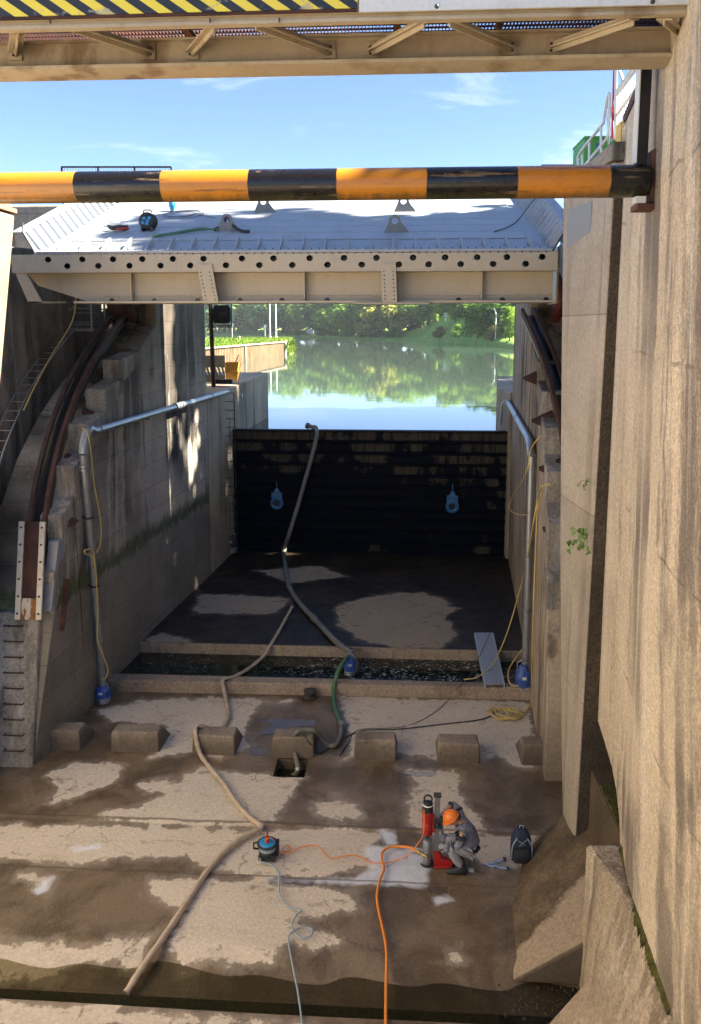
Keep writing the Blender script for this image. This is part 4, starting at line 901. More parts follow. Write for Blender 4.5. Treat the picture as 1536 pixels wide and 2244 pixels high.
# right pipe
qa = PR(1150,1478,-.12); qb = PR(1165,1000,-.12); qc = PR(1160,965,-.12); qd = PR(1112,878,-.12)
pump((qa.x-.06,qa.y-.1,.03), .80, .19, 'tall faded blue pump in the corner beside the right abutment, yellow cable at its feet', 'pump_blue')
t = thing('discharge_pipe', (qa.x,qa.y,0), 'grey pipe climbing the right abutment and bending upstream', 'pipe')
b = MB(); b.tube([qa+Vector((0,0,-.35)),qa,qb], .085, 14); b.build('riser', M['galv'], t)
b = MB(); b.tube(smooth_path([qb,(qb+qc)/2+Vector((0,-.02,.05)),qc],5), .098, 14); b.build('elbow', M['galv'], t)
b = MB(); b.tube([qc,qd], .088, 14); b.tube([qd,qd+Vector((-.08,.3,-.12)),qd+Vector((-.14,.4,-.9))], .08, 12); b.build('run', M['galv'], t)
rings(t, M['steel_grey'], [(p_, d, .105, .06) for p_, d in ((qb-Vector((0,0,.2)),(0,0,1)),(qb-Vector((0,0,.28)),(0,0,1)),(qa+(qb-qa)*.62,qb-qa),(qa+(qb-qa)*.3,qb-qa),(qc+(qd-qc)*.45,qd-qc),(qd-(qd-qc)*.08,qd-qc))])
# pipe hanging by the bulkhead
ra, rb, rc = PY(507,1168,26.6), PY(496,885,26.6), PY(524,868,28.5)
t = thing('discharge_pipe', (ra.x,26.6,.5), 'dark pipe hanging in front of the left end of the bulkhead', 'pipe')
b = MB(); b.tube([ra,PY(503,1000,26.6),rb-Vector((0,0,.1))], .10, 12); b.tube(smooth_path([rb-Vector((0,0,.1)),rb+Vector((.03,.1,.14)),rb+(rc-rb)*.3+Vector((0,0,.05)),rc],5), .09, 12); b.build('riser', M['hose_grey'], t)
rings(t, M['galv'], [(rc, rc-rb, .13, .1), (rb-Vector((0,0,.4)), (0,0,1), .13, .1)])
b = MB(); b.tube(smooth_path([PY(482,870,26.3),PY(470,900,26.2),PY(480,930,26.3),PY(494,945,26.4)]), .012, 5); tag(b.build('power_cable', M['cable_black']), 'black cable looping beside the dark bulkhead pipe', 'cable')
pump((ra.x,26.6,ra.z-.72), .7, .19, 'dim grey pump hanging under the dark bulkhead pipe', 'steel_dark')

# ---------------------------------------------------------------- hoses
zb_ = .03+.05
def onz(px, py, z): return PZ(px, py, z)
suc = [PY(674,933,27.35),PY(690,938,27.2),PY(695,950,26.85),PY(690,975,26.7),PY(680,1012,26.55),PY(655,1100,26.2),PY(632,1175,25.9),onz(622,1205,.56),onz(625,1240,.54),onz(634,1285,.54),onz(655,1320,.54),onz(688,1355,.54),onz(735,1405,.54),onz(770,1433,.52),onz(779,1450,.38),PZ(777,1472,.2)]
t = thing('suction_hose', PZ(690,1355,.5), 'long ribbed grey suction hose running from the bulkhead top to the pool', 'hose')
b = MB(); b.tube(smooth_path(suc, 6), .075, 10); b.build('hose', M['hose_grey'], t)
rings(t, M['hose_grey'], [(suc[i], suc[i+1]-suc[i-1], .10, .12) for i in (1,7,9,11,13)]+[(suc[0], suc[1]-suc[0], .11, .08)])
pc_ = PZ(767,1482,.12); pump(pc_, .55, .14, 'small half-sunk blue pump in the green pool with a green hose on top')
grn = [pc_+Vector((-.05,0,.5)),PZ(748,1458,.62),PZ(738,1480,.5),PY(731,1512,16.8),PZ(733,1545,.12),PZ(742,1572,.1),PZ(748,1588,.1)]
b = MB(); b.tube(smooth_path(grn, 6), .055, 10); tag(b.build('water_hose', M['hose_green']), 'green hose dropping from the pool pump over the sill', 'hose')
gry = [PZ(748,1588,.12),PZ(746,1612,.1),PZ(735,1632,.1),PZ(718,1632,.1),PZ(700,1614,.3),PZ(690,1602,.50),PZ(668,1599,.54),PZ(648,1606,.52),PZ(641,1630,.2),PZ(648,1658,.08),PZ(653,1685,-.05),PZ(646,1697,-.2),PZ(630,1704,-.3)]
t = thing('drain_hose', gry[0], 'grey hose looping over a baffle block and down into the square pit', 'hose')
b = MB(); b.tube(smooth_path(gry, 6), .05, 10); b.build('hose', M['hose_olive'], t)
rings(t, M['galv'], [(gry[0], (0,.3,.1), .075, .1), (gry[10], gry[11]-gry[9], .065, .05)])
fire = [PZ(641,1328,.52),PZ(632,1345,.5),PZ(610,1385,.5),PZ(590,1418,.45),PZ(575,1440,.25),PZ(545,1465,.2),PZ(515,1482,.30),PZ(496,1486,.36),PZ(488,1492,.36),PY(491,1512,16.68),PZ(496,1540,.09),PZ(501,1562,.09),PZ(497,1580,.09),PZ(485,1596,.10),
        PZ(466,1597,.30),PZ(440,1590,.49),PZ(430,1594,.5),PZ(428,1606,.47),PY(432,1630,14.12),PZ(440,1655,.09),PZ(462,1685,.09),PZ(490,1718,.09),PZ(512,1752,.09),PZ(540,1785,.09),PZ(566,1806,.09),PZ(574,1812,.09),PZ(562,1820,.09),PZ(530,1836,.08),PZ(490,1868,.07),PZ(452,1912,.06),PZ(420,1960,.06),PZ(380,2022,.06),PZ(340,2080,.05),PZ(305,2130,.02),PZ(276,2176,-.08)]
t = thing('fire_hose', fire[20], 'long flat tan hose snaking from the upper slab over a baffle block to the trench', 'hose')
b = MB(); pth = smooth_path(fire, 6); rr = [.046+.006*math.sin(i*1.7)+(.012 if i > 26*6 else 0) for i in range(len(pth))]; b.tube(pth, rr, 10, flat=.8); b.build('hose', M['hose_tan'], t)
b = MB(); clampring(b, fire[0], fire[1]-fire[0], .06, .12); b.bar(fire[0]+Vector((-.07,0,.03)), fire[0]+Vector((.07,.02,.05)), .03); b.build('coupling', M['rust_bracket'], t)

# ---------------------------------------------------------------- cables
def cable(name, pts, r, mat, lab, cat='cable', k=6):
    b = MB(); b.tube(smooth_path(pts, k), r, 6); o = b.build(name, M[mat]); origin_to(o, pts[0]); return tag(o, lab, cat)
cable('power_cable', [PL(180,938,.15),PL(192,950,.22),PL(200,1000,.2),PL(206,1060,.2),PL(220,1140,.22),PL(220,1190,.22),PL(206,1215,.2),PL(188,1214,.2),PL(186,1206,.2),PL(203,1208,.2),PL(210,1260,.22),PL(214,1340,.22),PL(213,1400,.22),PL(224,1432,.26),PL(236,1465,.3),PL(232,1485,.3),PL(222,1488,.28)], .016, 'cable_yellow', 'yellow cable looped down the left pier pipe to its blue pump')
cable('power_cable', [PR(1186,955,-.12),PR(1172,970,-.2),PR(1162,990,-.25),PR(1152,1040,-.3),PR(1122,1090,-.35),PR(1117,1115,-.35),PR(1135,1128,-.3),PR(1158,1128,-.2)], .015, 'cable_yellow', 'upper yellow cable loop hanging from the right abutment pipe bend')
cable('power_cable', [PR(1205,1060,-.1),PR(1185,1072,-.2),PR(1172,1130,-.4),PZ(1150,1250,2.6),PZ(1120,1360,1.3),PZ(1098,1420,.75),PZ(1075,1462,.5),PZ(1045,1484,.4),PZ(1016,1489,.36)], .015, 'cable_yellow', 'long yellow cable sweeping down across the metal plank to the sill')
cable('power_cable', [PR(1192,1065,-.1),PR(1178,1120,-.14),PR(1172,1250,-.14),PR(1168,1370,-.14),PZ(1165,1500,.4),PZ(1162,1540,.1),PZ(1140,1572,.06),PZ(1118,1580,.06)], .014, 'cable_yellow', 'straight yellow cable falling beside the right abutment pipe to the floor')
cable('power_cable', [PZ(1148,1418,.95),PZ(1135,1435,.8),PZ(1116,1465,.6),PZ(1114,1488,.5),PZ(1122,1502,.45),PZ(1136,1502,.6)], .014, 'cable_yellow', 'short yellow cable arching to the top of the faded blue pump')
cc = PZ(1105,1566,.05); rd = random.Random(5); pts = []
for i in range(46):
    a = i*.85; pts.append(cc+Vector((.36*math.cos(a)*rd.uniform(.5,1.05)+.12*math.sin(i*.3), .28*math.sin(a)*rd.uniform(.5,1.05), .01+.04*rd.random())))
cable('cable_coil', pts, .012, 'cable_yellow', 'tangled yellow cable coil on the floor in front of the faded blue pump')
cable('power_cable', [PZ(1080,1568,.05),PZ(1045,1578,.05),PZ(960,1588,.05),PZ(870,1598,.05),PZ(800,1600,.05),PZ(770,1610,.05),PZ(745,1622,.05),PZ(720,1640,.05),PZ(700,1652,.05),PZ(690,1640,.1),PZ(676,1625,.47),PZ(668,1612,.5)], .011, 'cable_black', 'thin dark cable along the floor from the yellow coil to the pit block')
cable('power_cable', [PZ(988,1527,.05),PZ(960,1555,.05),PZ(920,1580,.05),PZ(880,1593,.05),PZ(840,1596,.46),PZ(800,1597,.46),PZ(775,1605,.2),PZ(765,1625,.05),PZ(745,1655,.05)], .007, 'cable_black', 'very thin dark wire crossing a baffle block top toward the sill')
cable('rope', [PR(1118,1290,-.05),PZ(1080,1375,.9),PZ(1050,1440,.5),PZ(1030,1480,.38),PZ(1000,1510,.3)], .008, 'cable_black', 'thin dark rope slanting from the abutment past the metal plank', 'rope')

# ---------------------------------------------------------------- metal plank, stone
a1, a2, a3, a4 = PZ(1040,1386,.62), PZ(1080,1386,.62), PZ(1105,1498,.40), PZ(1063,1499,.40)
t = thing('walkway_plank', a4, 'ribbed light grey metal plank bridging the pool onto the sill', 'plank')
b = MB(); n = 9
for i in range(n):
    f0, f1 = i/n, (i+.62)/n; q = [a1.lerp(a2,f0),a1.lerp(a2,f1),a4.lerp(a3,f1),a4.lerp(a3,f0)]; b.hexa([v+Vector((0,0,-.02)) for v in q]+q)
b.build('rib', M['alu'], t)
b = MB(); q = [a1,a2,a3,a4]; b.hexa([v+Vector((0,0,-.045)) for v in q]+[v+Vector((0,0,-.024)) for v in q]); b.build('deck', M['steel_grey'], t)
b = MB(); b.bar(a1+Vector((0,0,-.06)), a4+Vector((0,0,-.06)), .03, .11); b.bar(a2+Vector((0,0,-.06)), a3+Vector((0,0,-.06)), .03, .11); b.build('side_rail', M['alu'], t)
c = PZ(675,1540,0); b = MB(); rd = random.Random(2)
for (dx,dz,w,h) in ((0,.0,.19,.16),(.04,.13,.16,.13)):
    b.ball(c+Vector((dx,.1,dz+.08)), (w,.13,h*.7), 10)
o = b.build('stone', M['stone_dark']); tx = bpy.data.textures.new('rock','CLOUDS'); tx.noise_scale = .18
md = o.modifiers.new('sub','SUBSURF'); md.levels = 2; md.render_levels = 2; md.subdivision_type = 'SIMPLE'; md = o.modifiers.new('d','DISPLACE'); md.texture = tx; md.strength = .13; md.texture_coords = 'GLOBAL'
tag(o, 'dark broken stone lump leaning on the sill front', 'stone')
c = PZ(193,1553,.05); b = MB(); b.cyl(c, c+Vector((0,0,.1)), .035, 8); t = thing('plumb_line', c, 'thin dark line with a small red weight hanging down the left pier', 'line'); b.build('weight', M['red_paint'], t); b = MB(); b.cyl(c+Vector((0,0,.1)), PL(160,1080,.03), .006, 5); b.build('line', M['cable_black'], t)

# ================================================================= GUIDE RACKS on the sloping fronts, ladders
rackp = [(14.35,2.95),(14.75,4.3),(15.2,5.25),(15.95,6.2),(16.9,7.0),(18.0,7.68),(19.3,8.3),(20.4,8.75)]
def rack(X, s, lab):
    t = thing('guide_rack', (X,14.3,2.8), lab, 'guide rack')
    P = smooth_path([(X,y-.12,z+.10) for y, z in rackp], 5)
    def off(d, out): # shift along X by d and outward from the slope
        r_ = []
        for i, p_ in enumerate(P):
            tn = (P[min(i+1,len(P)-1)]-P[max(i-1,0)]).normalized(); nn = Vector((0,-tn.z,tn.y)); r_.append(p_+Vector((d+(-.02 if s > 0 else -.035)*max(0,(p_.y-15)),0,0))+nn*out)
        return r_
    def band(pts, w, th):
        b = MB()
        for a_, c_ in zip(pts[:-1], pts[1:]): b.bar(a_, c_, w, th, up=(1,0,0)); 
        return b
    def strip(d, w, out, th):
        pts = off(d, out); b = MB(); vs = []
        for i, p_ in enumerate(pts):
            tn = (pts[min(i+1,len(pts)-1)]-pts[max(i-1,0)]).normalized(); nn = Vector((0,-tn.z,tn.y))
            vs += [p_+Vector((-w/2,0,0))-nn*th, p_+Vector((w/2,0,0))-nn*th, p_+Vector((w/2,0,0))+nn*th, p_+Vector((-w/2,0,0))+nn*th]
        n = len(pts); b.add(vs, [(4*i+k,4*i+(k+1)%4,4*i+4+(k+1)%4,4*i+4+k) for i in range(n-1) for k in range(4)]+[(3,2,1,0),(4*n-4,4*n-3,4*n-2,4*n-1)]); return b
    strip(-.15*s, .085, .14, .05).build('rail', M['brown_steel'], t); strip(.15*s, .075, .12, .06).build('rail', M['rust_bracket'], t)
    strip(0, .32, -.05, .03).build('web', M['black_paint'], t)
    # lower straight end
    pa = PL(57,1335,-.58) if s > 0 else None
    y0, z0, y1, z1 = (14.02,2.86,14.42,4.72); hw = .15 if s > 0 else .21
    def plate(xa, xb, out, ya=y0, za=z0, yb=y1, zb=z1, th=.03):
        b = MB(); d = Vector((0,yb-ya,zb-za)).normalized(); nn = Vector((0,-d.z,d.y)); q = [Vector((xa,ya,za)),Vector((xb,ya,za)),Vector((xb,yb,zb)),Vector((xa,yb,zb))]
        b.hexa([v+nn*out for v in q]+[v+nn*(out+th) for v in q]); return b
    x0 = X
    plate(x0-hw, x0+hw, .0).build('rust_plate', M['rust_dark'], t); plate(x0-hw+.005, x0+hw-.005, .034, y0, z0, y0+.085, z0+.40, .008).build('flaky_plate', M['rust_flaky'], t)
    for d in (-hw-.06,hw+.06):
        po = plate(x0+d-.055, x0+d+.055, .0, th=.06).build('edge_strip', M['rail_pale'], t, bevel=.005); bb = MB()
        for k in range(6):
            f = .06+.88*k/5; bb.lathe((x0+d, y0+(y1-y0)*f-.055, z0+(z1-z0)*f+.012), [(.022,0),(.022,.02),(.001,.025)], 8, (0,-1,.25))
        bb.build('bolt', M['steel_dark'], po)
    # triangular support brackets between the rail and the haunch blocks
    for (y, z) in ((14.95,4.65),(15.6,5.75),(16.6,6.62),(17.9,7.45)):
        b = MB(); i_ = .2*s; b.prism([(x0+i_,y-.08,z+.1),(x0+i_+.42*s,y+.02,z-.12),(x0+i_+.06*s,y-.05,z-.26)], (0,.16,.05)); b.build('bracket', M['rust_dark'], t)
    return t
rack(-7.15, 1, 'rusty curved guide rack on the left pier slope with pale bolted edge strips')
rack(XR(14.4)+.62, -1, 'dark red curved guide rack in the recess of the right abutment')
def ladder(pts, w, step, lab, m='galv'):
    t = thing('ladder', pts[0], lab, 'ladder'); P = smooth_path(pts, 6)
    for sx in (-w/2, w/2): b = MB(); b.tube([p_+Vector((sx,0,0)) for p_ in P], .018, 6); b.build('side_rail', M[m], t)
    L = 0; nxt = step
    for a_, c_ in zip(P[:-1], P[1:]):
        d = (c_-a_).length
        while L+d > nxt:
            p_ = a_.lerp(c_, (nxt-L)/d); r_ = MB(); r_.cyl(p_+Vector((-w/2,0,0)), p_+Vector((w/2,0,0)), .013, 6); r_.build('rung', M[m], t); nxt += step
        L += d
    return t
ladder([(-8.28,y-.16,z+.1) for y, z in ((14.4,3.9),(14.75,4.8),(15.3,5.7),(16.1,6.5),(17.0,7.2),(18.3,7.9),(19.6,8.5))], .30, .28, 'curved steel ladder following the slope beside the left guide rack')
# step irons let into the concrete
for i in range(9):
    p_ = PY(34, 1368+i*34, 13.5+.06*0); z = p_.z; y = 13.5+(z+.1)*.233
    p_ = PY(34, 1368+i*34, y) if z > 0 else p_
    b = MB(); x = p_.x; b.tube([(x-.19,y+.02,p_.z),(x-.19,y-.10,p_.z),(x+.19,y-.10,p_.z),(x+.19,y+.02,p_.z)], .014, 6)
    o = b.build('step_iron', M['brown_steel']); origin_to(o, (x,y,p_.z)); tag(o, 'bent iron rung in the column of nine on the left pier foot', 'step iron', 'step irons on the left pier foot')
# scaffold stair under the gate left end
c = Vector((-8.2,19.2,8.55)); t = thing('stair_tower', c, 'small grey scaffold stair under the left end of the gate', 'scaffold')
b = MB()
for dx, dy in ((-.5,0),(.5,0),(-.5,.9),(.5,.9)): b.cyl(c+Vector((dx,dy,-.05)), c+Vector((dx,dy,1.3)), .028, 6)
for z in (.05,.45,.85,1.2):
    for dy in (0,.9): b.cyl(c+Vector((-.5,dy,z)), c+Vector((.5,dy,z)), .02, 6)
b.cyl(c+Vector((-.5,0,.05)), c+Vector((.5,0,.85)), .018, 6); b.build('frame', M['galv'], t)
for k in range(4): s_ = MB(); s_.box(c+Vector((-.42,.1+.2*k,.1+.24*k)), c+Vector((.42,.32+.2*k,.13+.24*k))); s_.build('tread', M['steel_grey'], t)
b = MB(); b.box(c+Vector((-.55,-.02,-.12)), c+Vector((.55,.95,-.05))); b.build('platform', M['galv'], t)
cable('power_cable', [Vector((-7.9,18.9,9.6)),Vector((-7.85,18.4,8.7)),Vector((-7.95,17.4,7.9)),Vector((-8.0,16.6,7.25)),Vector((-8.05,16.1,6.75))], .02, 'cable_yellow', 'yellow cable hanging from the scaffold stair beside the curved ladder')
cable('power_cable', [Vector((-8.5,18.5,9.0)),Vector((-8.6,16.5,8.3)),Vector((-8.66,15.3,7.0)),Vector((-8.7,14.7,5.0)),Vector((-8.7,14.4,3.2))], .018, 'cable_black', 'black cable sagging down the dark outer wall of the left pier')

# ================================================================= things on the quays
qz = 6.55
def bucket(c, lab, dz):
    t = thing('bucket', c, lab, 'bucket', 'stacked yellow buckets'); c = Vector(c); n = 4; b = MB()
    def ring(w, z): return [c+Vector((sx*w*.78, sy*w*.7, z)) for sx, sy in ((-1,-1),(1,-1),(1,1),(-1,1))]
    b.add(ring(.27,0)+ring(.36,.36)+ring(.33,.36)+ring(.25,.03), [(3,2,1,0)]+[(k,(k+1)%4,4+(k+1)%4,4+k) for k in range(4)]+[(4+k,4+(k+1)%4,8+(k+1)%4,8+k) for k in range(4)]+[(8+k,8+(k+1)%4,12+(k+1)%4,12+k) for k in range(4)]+[(12,13,14,15)]); b.build('tub', M['bucket'], t, bevel=.03)
    b = MB(); R_ = ring(.37,.35); R2 = ring(.37,.39); b.add(R_+R2+ring(.33,.39)+ring(.33,.35), [(k,(k+1)%4,4+(k+1)%4,4+k) for k in range(4)]+[(4+k,4+(k+1)%4,8+(k+1)%4,8+k) for k in range(4)]+[(8+k,8+(k+1)%4,12+(k+1)%4,12+k) for k in range(4)]); b.build('rim', M['bucket'], t)
c = PZ(509,836,qz)
bucket(c, 'lower of two stacked yellow tubs on the left quay', 0); bucket(c+Vector((.02,0,.33)), 'upper of two stacked yellow tubs, open, on the left quay', 0)
b = MB(); b.cyl(c+Vector((.08,0,.6)), c+Vector((.25,.05,.98)), .018, 6); tag(b.build('stick', M['brown_steel']), 'short stick poking out of the upper yellow tub', 'stick')
c = PZ(476,838,qz); t = thing('slotted_board', c, 'beige upright board with slanting slots beside the yellow tubs', 'board')
b = MB(); b.box(c+Vector((-.6,.0,.55)), c+Vector((.30,.04,.98))); b.box(c+Vector((-.6,.0,0)), c+Vector((.30,.04,.27)))
for k in range(7): x = -.6+k*.14; b.prism([c+Vector((x,.0,.27)),c+Vector((x+.07,.0,.27)),c+Vector((x-.02,.0,.55)),c+Vector((x-.09,.0,.55))], (0,.04,0))
b.build('panel', M['bridge_paint'], t)
b = MB(); b.box(c+Vector((.02,-.35,-.02)), c+Vector((.62,-.05,.13))); tag(b.build('battery_box', M['rubber'], bevel=.01), 'flat black box on the quay edge under the slotted board', 'box')
c = Vector((PY(464,800,27).x,27.2,6.4)); t = thing('signal_lamp', c, 'dark back of a signal lamp housing on a pole above the left quay', 'signal')
b = MB(); b.tube([c,c+Vector((-.05,0,3.3))], .075, 10); b.build('pole', M['brown_steel'], t)
hz = PY(487,690,27.0); b = MB(); b.prism([hz+Vector(q) for q in ((-.28,0,-.30),(-.34,0,-.18),(-.34,0,.2),(-.28,0,.34),(.22,0,.34),(.30,0,.22),(.30,0,-.2),(.22,0,-.30))], (0,.5,0)); b.build('housing', M['black_paint'], t, bevel=.02)
b = MB()
for dz in (-.42,-.36,0,.38): b.bar(hz+Vector((-.5,-.05,dz)), hz+Vector((.34,-.05,dz)), .035)
for dx in (-.42,.34): b.bar(hz+Vector((dx,-.05,-.42)), hz+Vector((dx,-.05,.42)), .035)
b.build('cage', M['black_paint'], t)
b = MB(); b.box(hz+Vector((-.12,-.06,-.06)), hz+Vector((.14,-.0,.08))); b.build('hatch', M['steel_dark'], t, bevel=.02)
ladder([(XL(26.9)+.06,26.2,z) for z in (.6,3.0,6.3)], .36, .3, 'dark wall ladder in the corner beside the bulkhead pipe', 'brown_steel')

# right top: railings, barrier mesh, cabinet
t = thing('guard_rail', (3.6,16,11.3), 'pale tube handrail stepping down along the right wall top', 'railing')
rl = [PX(1268,368,3.55),PX(1267,345,3.55),PX(1280,322,3.55),PX(1318,275,3.55),PX(1323,262,3.55),PX(1332,212,3.55),PX(1336,212,3.55),PX(1334,270,3.55),PX(1331,300,3.55),PX(1315,322,3.55),PX(1282,362,3.55)]
b = MB(); b.tube(smooth_path(rl,4), .028, 8); b.build('top_rail', M['bridge_pale'], t)
b = MB()
for x, y0_, y1_ in ((1291,312,368),(1317,278,335),(1276,340,368)): b.cyl(PX(x,y0_,3.55), PX(x,y1_,3.55), .024, 8)
b.build('post', M['bridge_pale'], t)
t = thing('mesh_barrier', (3.3,11,11.35), 'white and red site fence with thin vertical wires on the right wall', 'fence')
A0, A1 = PX(1350,300,3.2), PX(1398,238,3.2); B0, B1 = PX(1352,150,3.2), PX(1400,110,3.2)
b = MB()
for pa_, pb_ in ((PX(1349,305,3.2),PX(1350,140,3.2)),(PX(1396,240,3.2),PX(1401,110,3.2)),(PX(1350,208,3.2),PX(1400,140,3.2)),(PX(1350,254,3.2),PX(1404,182,3.2)),(PX(1358,157,3.2),PX(1366,180,3.2)),(PX(1352,200,3.2),PX(1386,150,3.2))): b.cyl(pa_, pb_, .024, 8)
b.build('frame', M['bridge_pale'], t)
b = MB()
for i in range(22):
    f = i/21; a_ = PX(1333+f*68,318-f*85,3.2); c_ = PX(1333+f*68-4,240-f*85,3.2); b.cyl(a_, c_, .006, 4)
b.build('wires', M['white_stuff'], t)
b = MB(); q = PX(1345,250,3.17); b.bar(PX(1343,236,3.17), PX(1344,264,3.17), .05, .012); b.build('red_tape', M['red_paint'], t)
b = MB(); b.cyl(PX(1347,140,3.2), PX(1342,305,3.2), .022, 8); b.build('red_post', M['red_paint'], t)
c = PY(1308,335,24.5); t = thing('site_cabinet', (c.x,c.y,10.6), 'bright green cabinet with a small window behind the right handrail', 'cabinet')
xa, xb_, zt_ = PY(1281,300,24.5).x, PY(1350,300,24.5).x, PY(1300,299,24.5).z
b = MB(); b.box((xa,24.5,10.5),(xb_,26.0,zt_)); b.box((xa-.02,24.46,zt_-.05),(xb_+.02,26.04,zt_+.01)); b.build('body', M['green_paint'], t, bevel=.015)
b = MB(); b.box((xa+.12,24.47,10.6),(xb_-.15,24.505,zt_-.12)); b.build('door', M['green_paint'], t, bevel=.01)
b = MB(); b.box((PY(1305,320,24.5).x,24.45,PY(1305,335,24.5).z),(PY(1316,320,24.5).x,24.48,PY(1305,314,24.5).z)); b.build('window', M['window_grey'], t)
b = MB(); b.box((PY(1298,346,24.5).x,24.45,PY(1305,347,24.5).z),(PY(1312,346,24.5).x,24.48,PY(1305,341,24.5).z)); b.build('label_plate', M['reel_blue'], t)
def mesh_fence(p0, p1, zb0, lab, n, Y, m='steel_grey'):
    t = thing('mesh_fence', p0, lab, 'railing'); b = MB(); b.bar(p0, p1, .05); 
    for i in range(n+1): q_ = p0.lerp(p1, i/n); b.bar(q_, q_-Vector((0,0,q_.z-zb0)), .05)
    b.bar(p0-Vector((0,0,.7)), p1-Vector((0,0,.7)), .04); b.build('frame', M[m], t); b = MB(); k = int((p1-p0).length/.09)
    for i in range(k): q_ = p0.lerp(p1, i/k); b.bar(q_, q_-Vector((0,0,.95)), .008)
    b.build('mesh', M[m], t)
mesh_fence(PY(1187,362,26.5), PY(1266,362,26.5), 10.6, 'dark metal mesh railing behind the right end of the striped pole', 1, 26.5)
mesh_fence(PY(135,366,25), PY(375,366,25), 12.3, 'dark metal railing on the tower above the left end of the striped pole', 3, 25, 'brown_steel')
# leafy sprigs on the pier joint
def sprig(px, py, n, s, lab):
    c = PX(px, py, XP(11.2)-.02); t = thing('wall_plant', c, lab, 'plant'); b = MB(); st = MB(); rd = random.Random(n)
    for i in range(n):
        e = c+Vector((-rd.uniform(.02,.30)*s, -rd.uniform(.0,.10), rd.uniform(-.16,.18)*s)); st.tube([c,(c+e)/2+Vector((0,0,.03)),e], .004, 4)
        for k in range(3):
            l = e+Vector((rd.uniform(-.04,.06),rd.uniform(-.03,.03),rd.uniform(-.06,.06)))*s; u = Vector((rd.uniform(-.6,.6),rd.uniform(-.3,.3),-1)).normalized()*.085*s; v = Vector((rd.uniform(.4,1),rd.uniform(-.8,.8),rd.uniform(-.3,.3))).normalized()*.036*s
            b.add([l,l+u*.35+v,l+u*.75+v*.7,l+u,l+u*.75-v*.7,l+u*.35-v], [(0,1,2,3,4,5)])
    b.build('leaves', M['leaf_small'], t); st.build('stem', M['leaf_small'], t)
g = NT('leaf_small'); g.bsdf(g.mix(g.noise(g.pos(), 20, 2), (.07,.16,.03), (.16,.28,.05)), .5); M['leaf_small'] = g.m
sprig(1287,1178,11,.9,'small green leafy sprig growing from the pier joint'); sprig(1291,1056,4,.5,'tiny green sprig higher up the pier joint')
# ================================================================= WORKER, CORE DRILL, TOOLS
def skinned(name, verts, edges, radii, mat, parent, sub=2, root=0, smooth=True):
    off = wloc(parent); me = bpy.data.meshes.new(name); me.from_pydata([tuple(Vector(v)-off) for v in verts], edges, []); o = link_mesh(name, me, mat, parent); me.materials.append(M[mat])
    sk = o.modifiers.new('skin', 'SKIN'); sk.use_smooth_shade = True
    for i, r in enumerate(radii): me.skin_vertices[0].data[i].radius = r if isinstance(r, tuple) else (r, r); me.skin_vertices[0].data[i].use_root = (i == root)
    if sub: s_ = o.modifiers.new('sub', 'SUBSURF'); s_.levels = sub; s_.render_levels = sub
    return o
O = PZ(1010,1908,.02)          # between the feet
t = thing('person', O, 'crouching worker in grey work clothes and orange helmet operating the core drill', 'person')
def w(x, y, z): return O+Vector((x, y, z))
# x to the right of the picture, y away, z up; the worker faces left and a little away, hunched over his knees
pelvis = w(.13,.10,.36); waist = w(.13,.11,.46); chest = w(.075,.09,.64); upc = w(.02,.07,.74); neck = w(-.05,.05,.80)
shL = w(.0,-.09,.74); shR = w(.0,.24,.76)      # near and far shoulder
elL = w(-.04,-.10,.50); wrL = w(-.22,-.02,.40)
elR = w(-.12,.36,.90); wrR = w(-.30,.22,.80)
kneeL = w(-.20,-.06,.44); ankL = w(.0,-.05,.09)
kneeR = w(-.24,.16,.46); ankR = w(-.02,.15,.09); hipL = w(.10,.02,.34); hipR = w(.10,.19,.34)
V = [pelvis, waist, chest, upc, neck, w(-.09,.045,.84), hipL, kneeL, ankL, hipR, kneeR, ankR, shL, elL, wrL, shR, elR, wrR,
     w(-.09,-.02,.40), w(-.10,-.06,.27), w(-.10,.17,.42), w(-.13,.16,.28), w(-.025,-.10,.62), w(-.06,.31,.84)]
Rr_ = .86
E_ = [(0,1),(1,2),(2,3),(3,4),(4,5),(0,6),(6,18),(18,7),(7,19),(19,8),(0,9),(9,20),(20,10),(10,21),(21,11),(3,12),(12,22),(22,13),(13,14),(3,15),(15,23),(23,16),(16,17)]
Rr = [(.15,.13),(.15,.125),(.165,.13),(.13,.11),.062,.055,.10,.068,.045,.10,.068,.045,.068,.05,.036,.068,.05,.036,.088,.062,.088,.062,.058,.056]
for q_ in (12, 13, 22): Rr[q_] = .042
Rr = [tuple(q*Rr_ for q in r) if isinstance(r, tuple) else r*Rr_ for r in Rr]
skinned('body', V, E_, Rr, 'skin', t)
# clothes: a shade fuller than the body
skinned('jacket', [pelvis+Vector((.02,0,.0)),waist+Vector((.01,0,-.03)),chest+Vector((.01,0,0)),upc,shL,w(-.02,-.105,.62),elL,elL.lerp(wrL,.45),shR,w(-.06,.32,.85),elR,elR.lerp(wrR,.15)], [(0,1),(1,2),(2,3),(3,4),(4,5),(5,6),(6,7),(3,8),(8,9),(9,10),(10,11)],
        [(.19,.165),(.185,.158),(.19,.155),(.165,.135),.088,.078,.066,.058,.088,.076,.066,.056], 'cloth_grey', t)
skinned('trousers', [pelvis+Vector((.015,0,.06)),hipL,w(-.09,-.02,.40),kneeL,w(-.10,-.06,.27),ankL+Vector((0,0,.03)),hipR,w(-.10,.17,.42),kneeR,w(-.13,.16,.28),ankR+Vector((0,0,.03))], [(0,1),(1,2),(2,3),(3,4),(4,5),(0,6),(6,7),(7,8),(8,9),(9,10)],
        [(.185,.16),.122,.106,.083,.078,.064,.118,.104,.083,.078,.064], 'cloth_light', t)
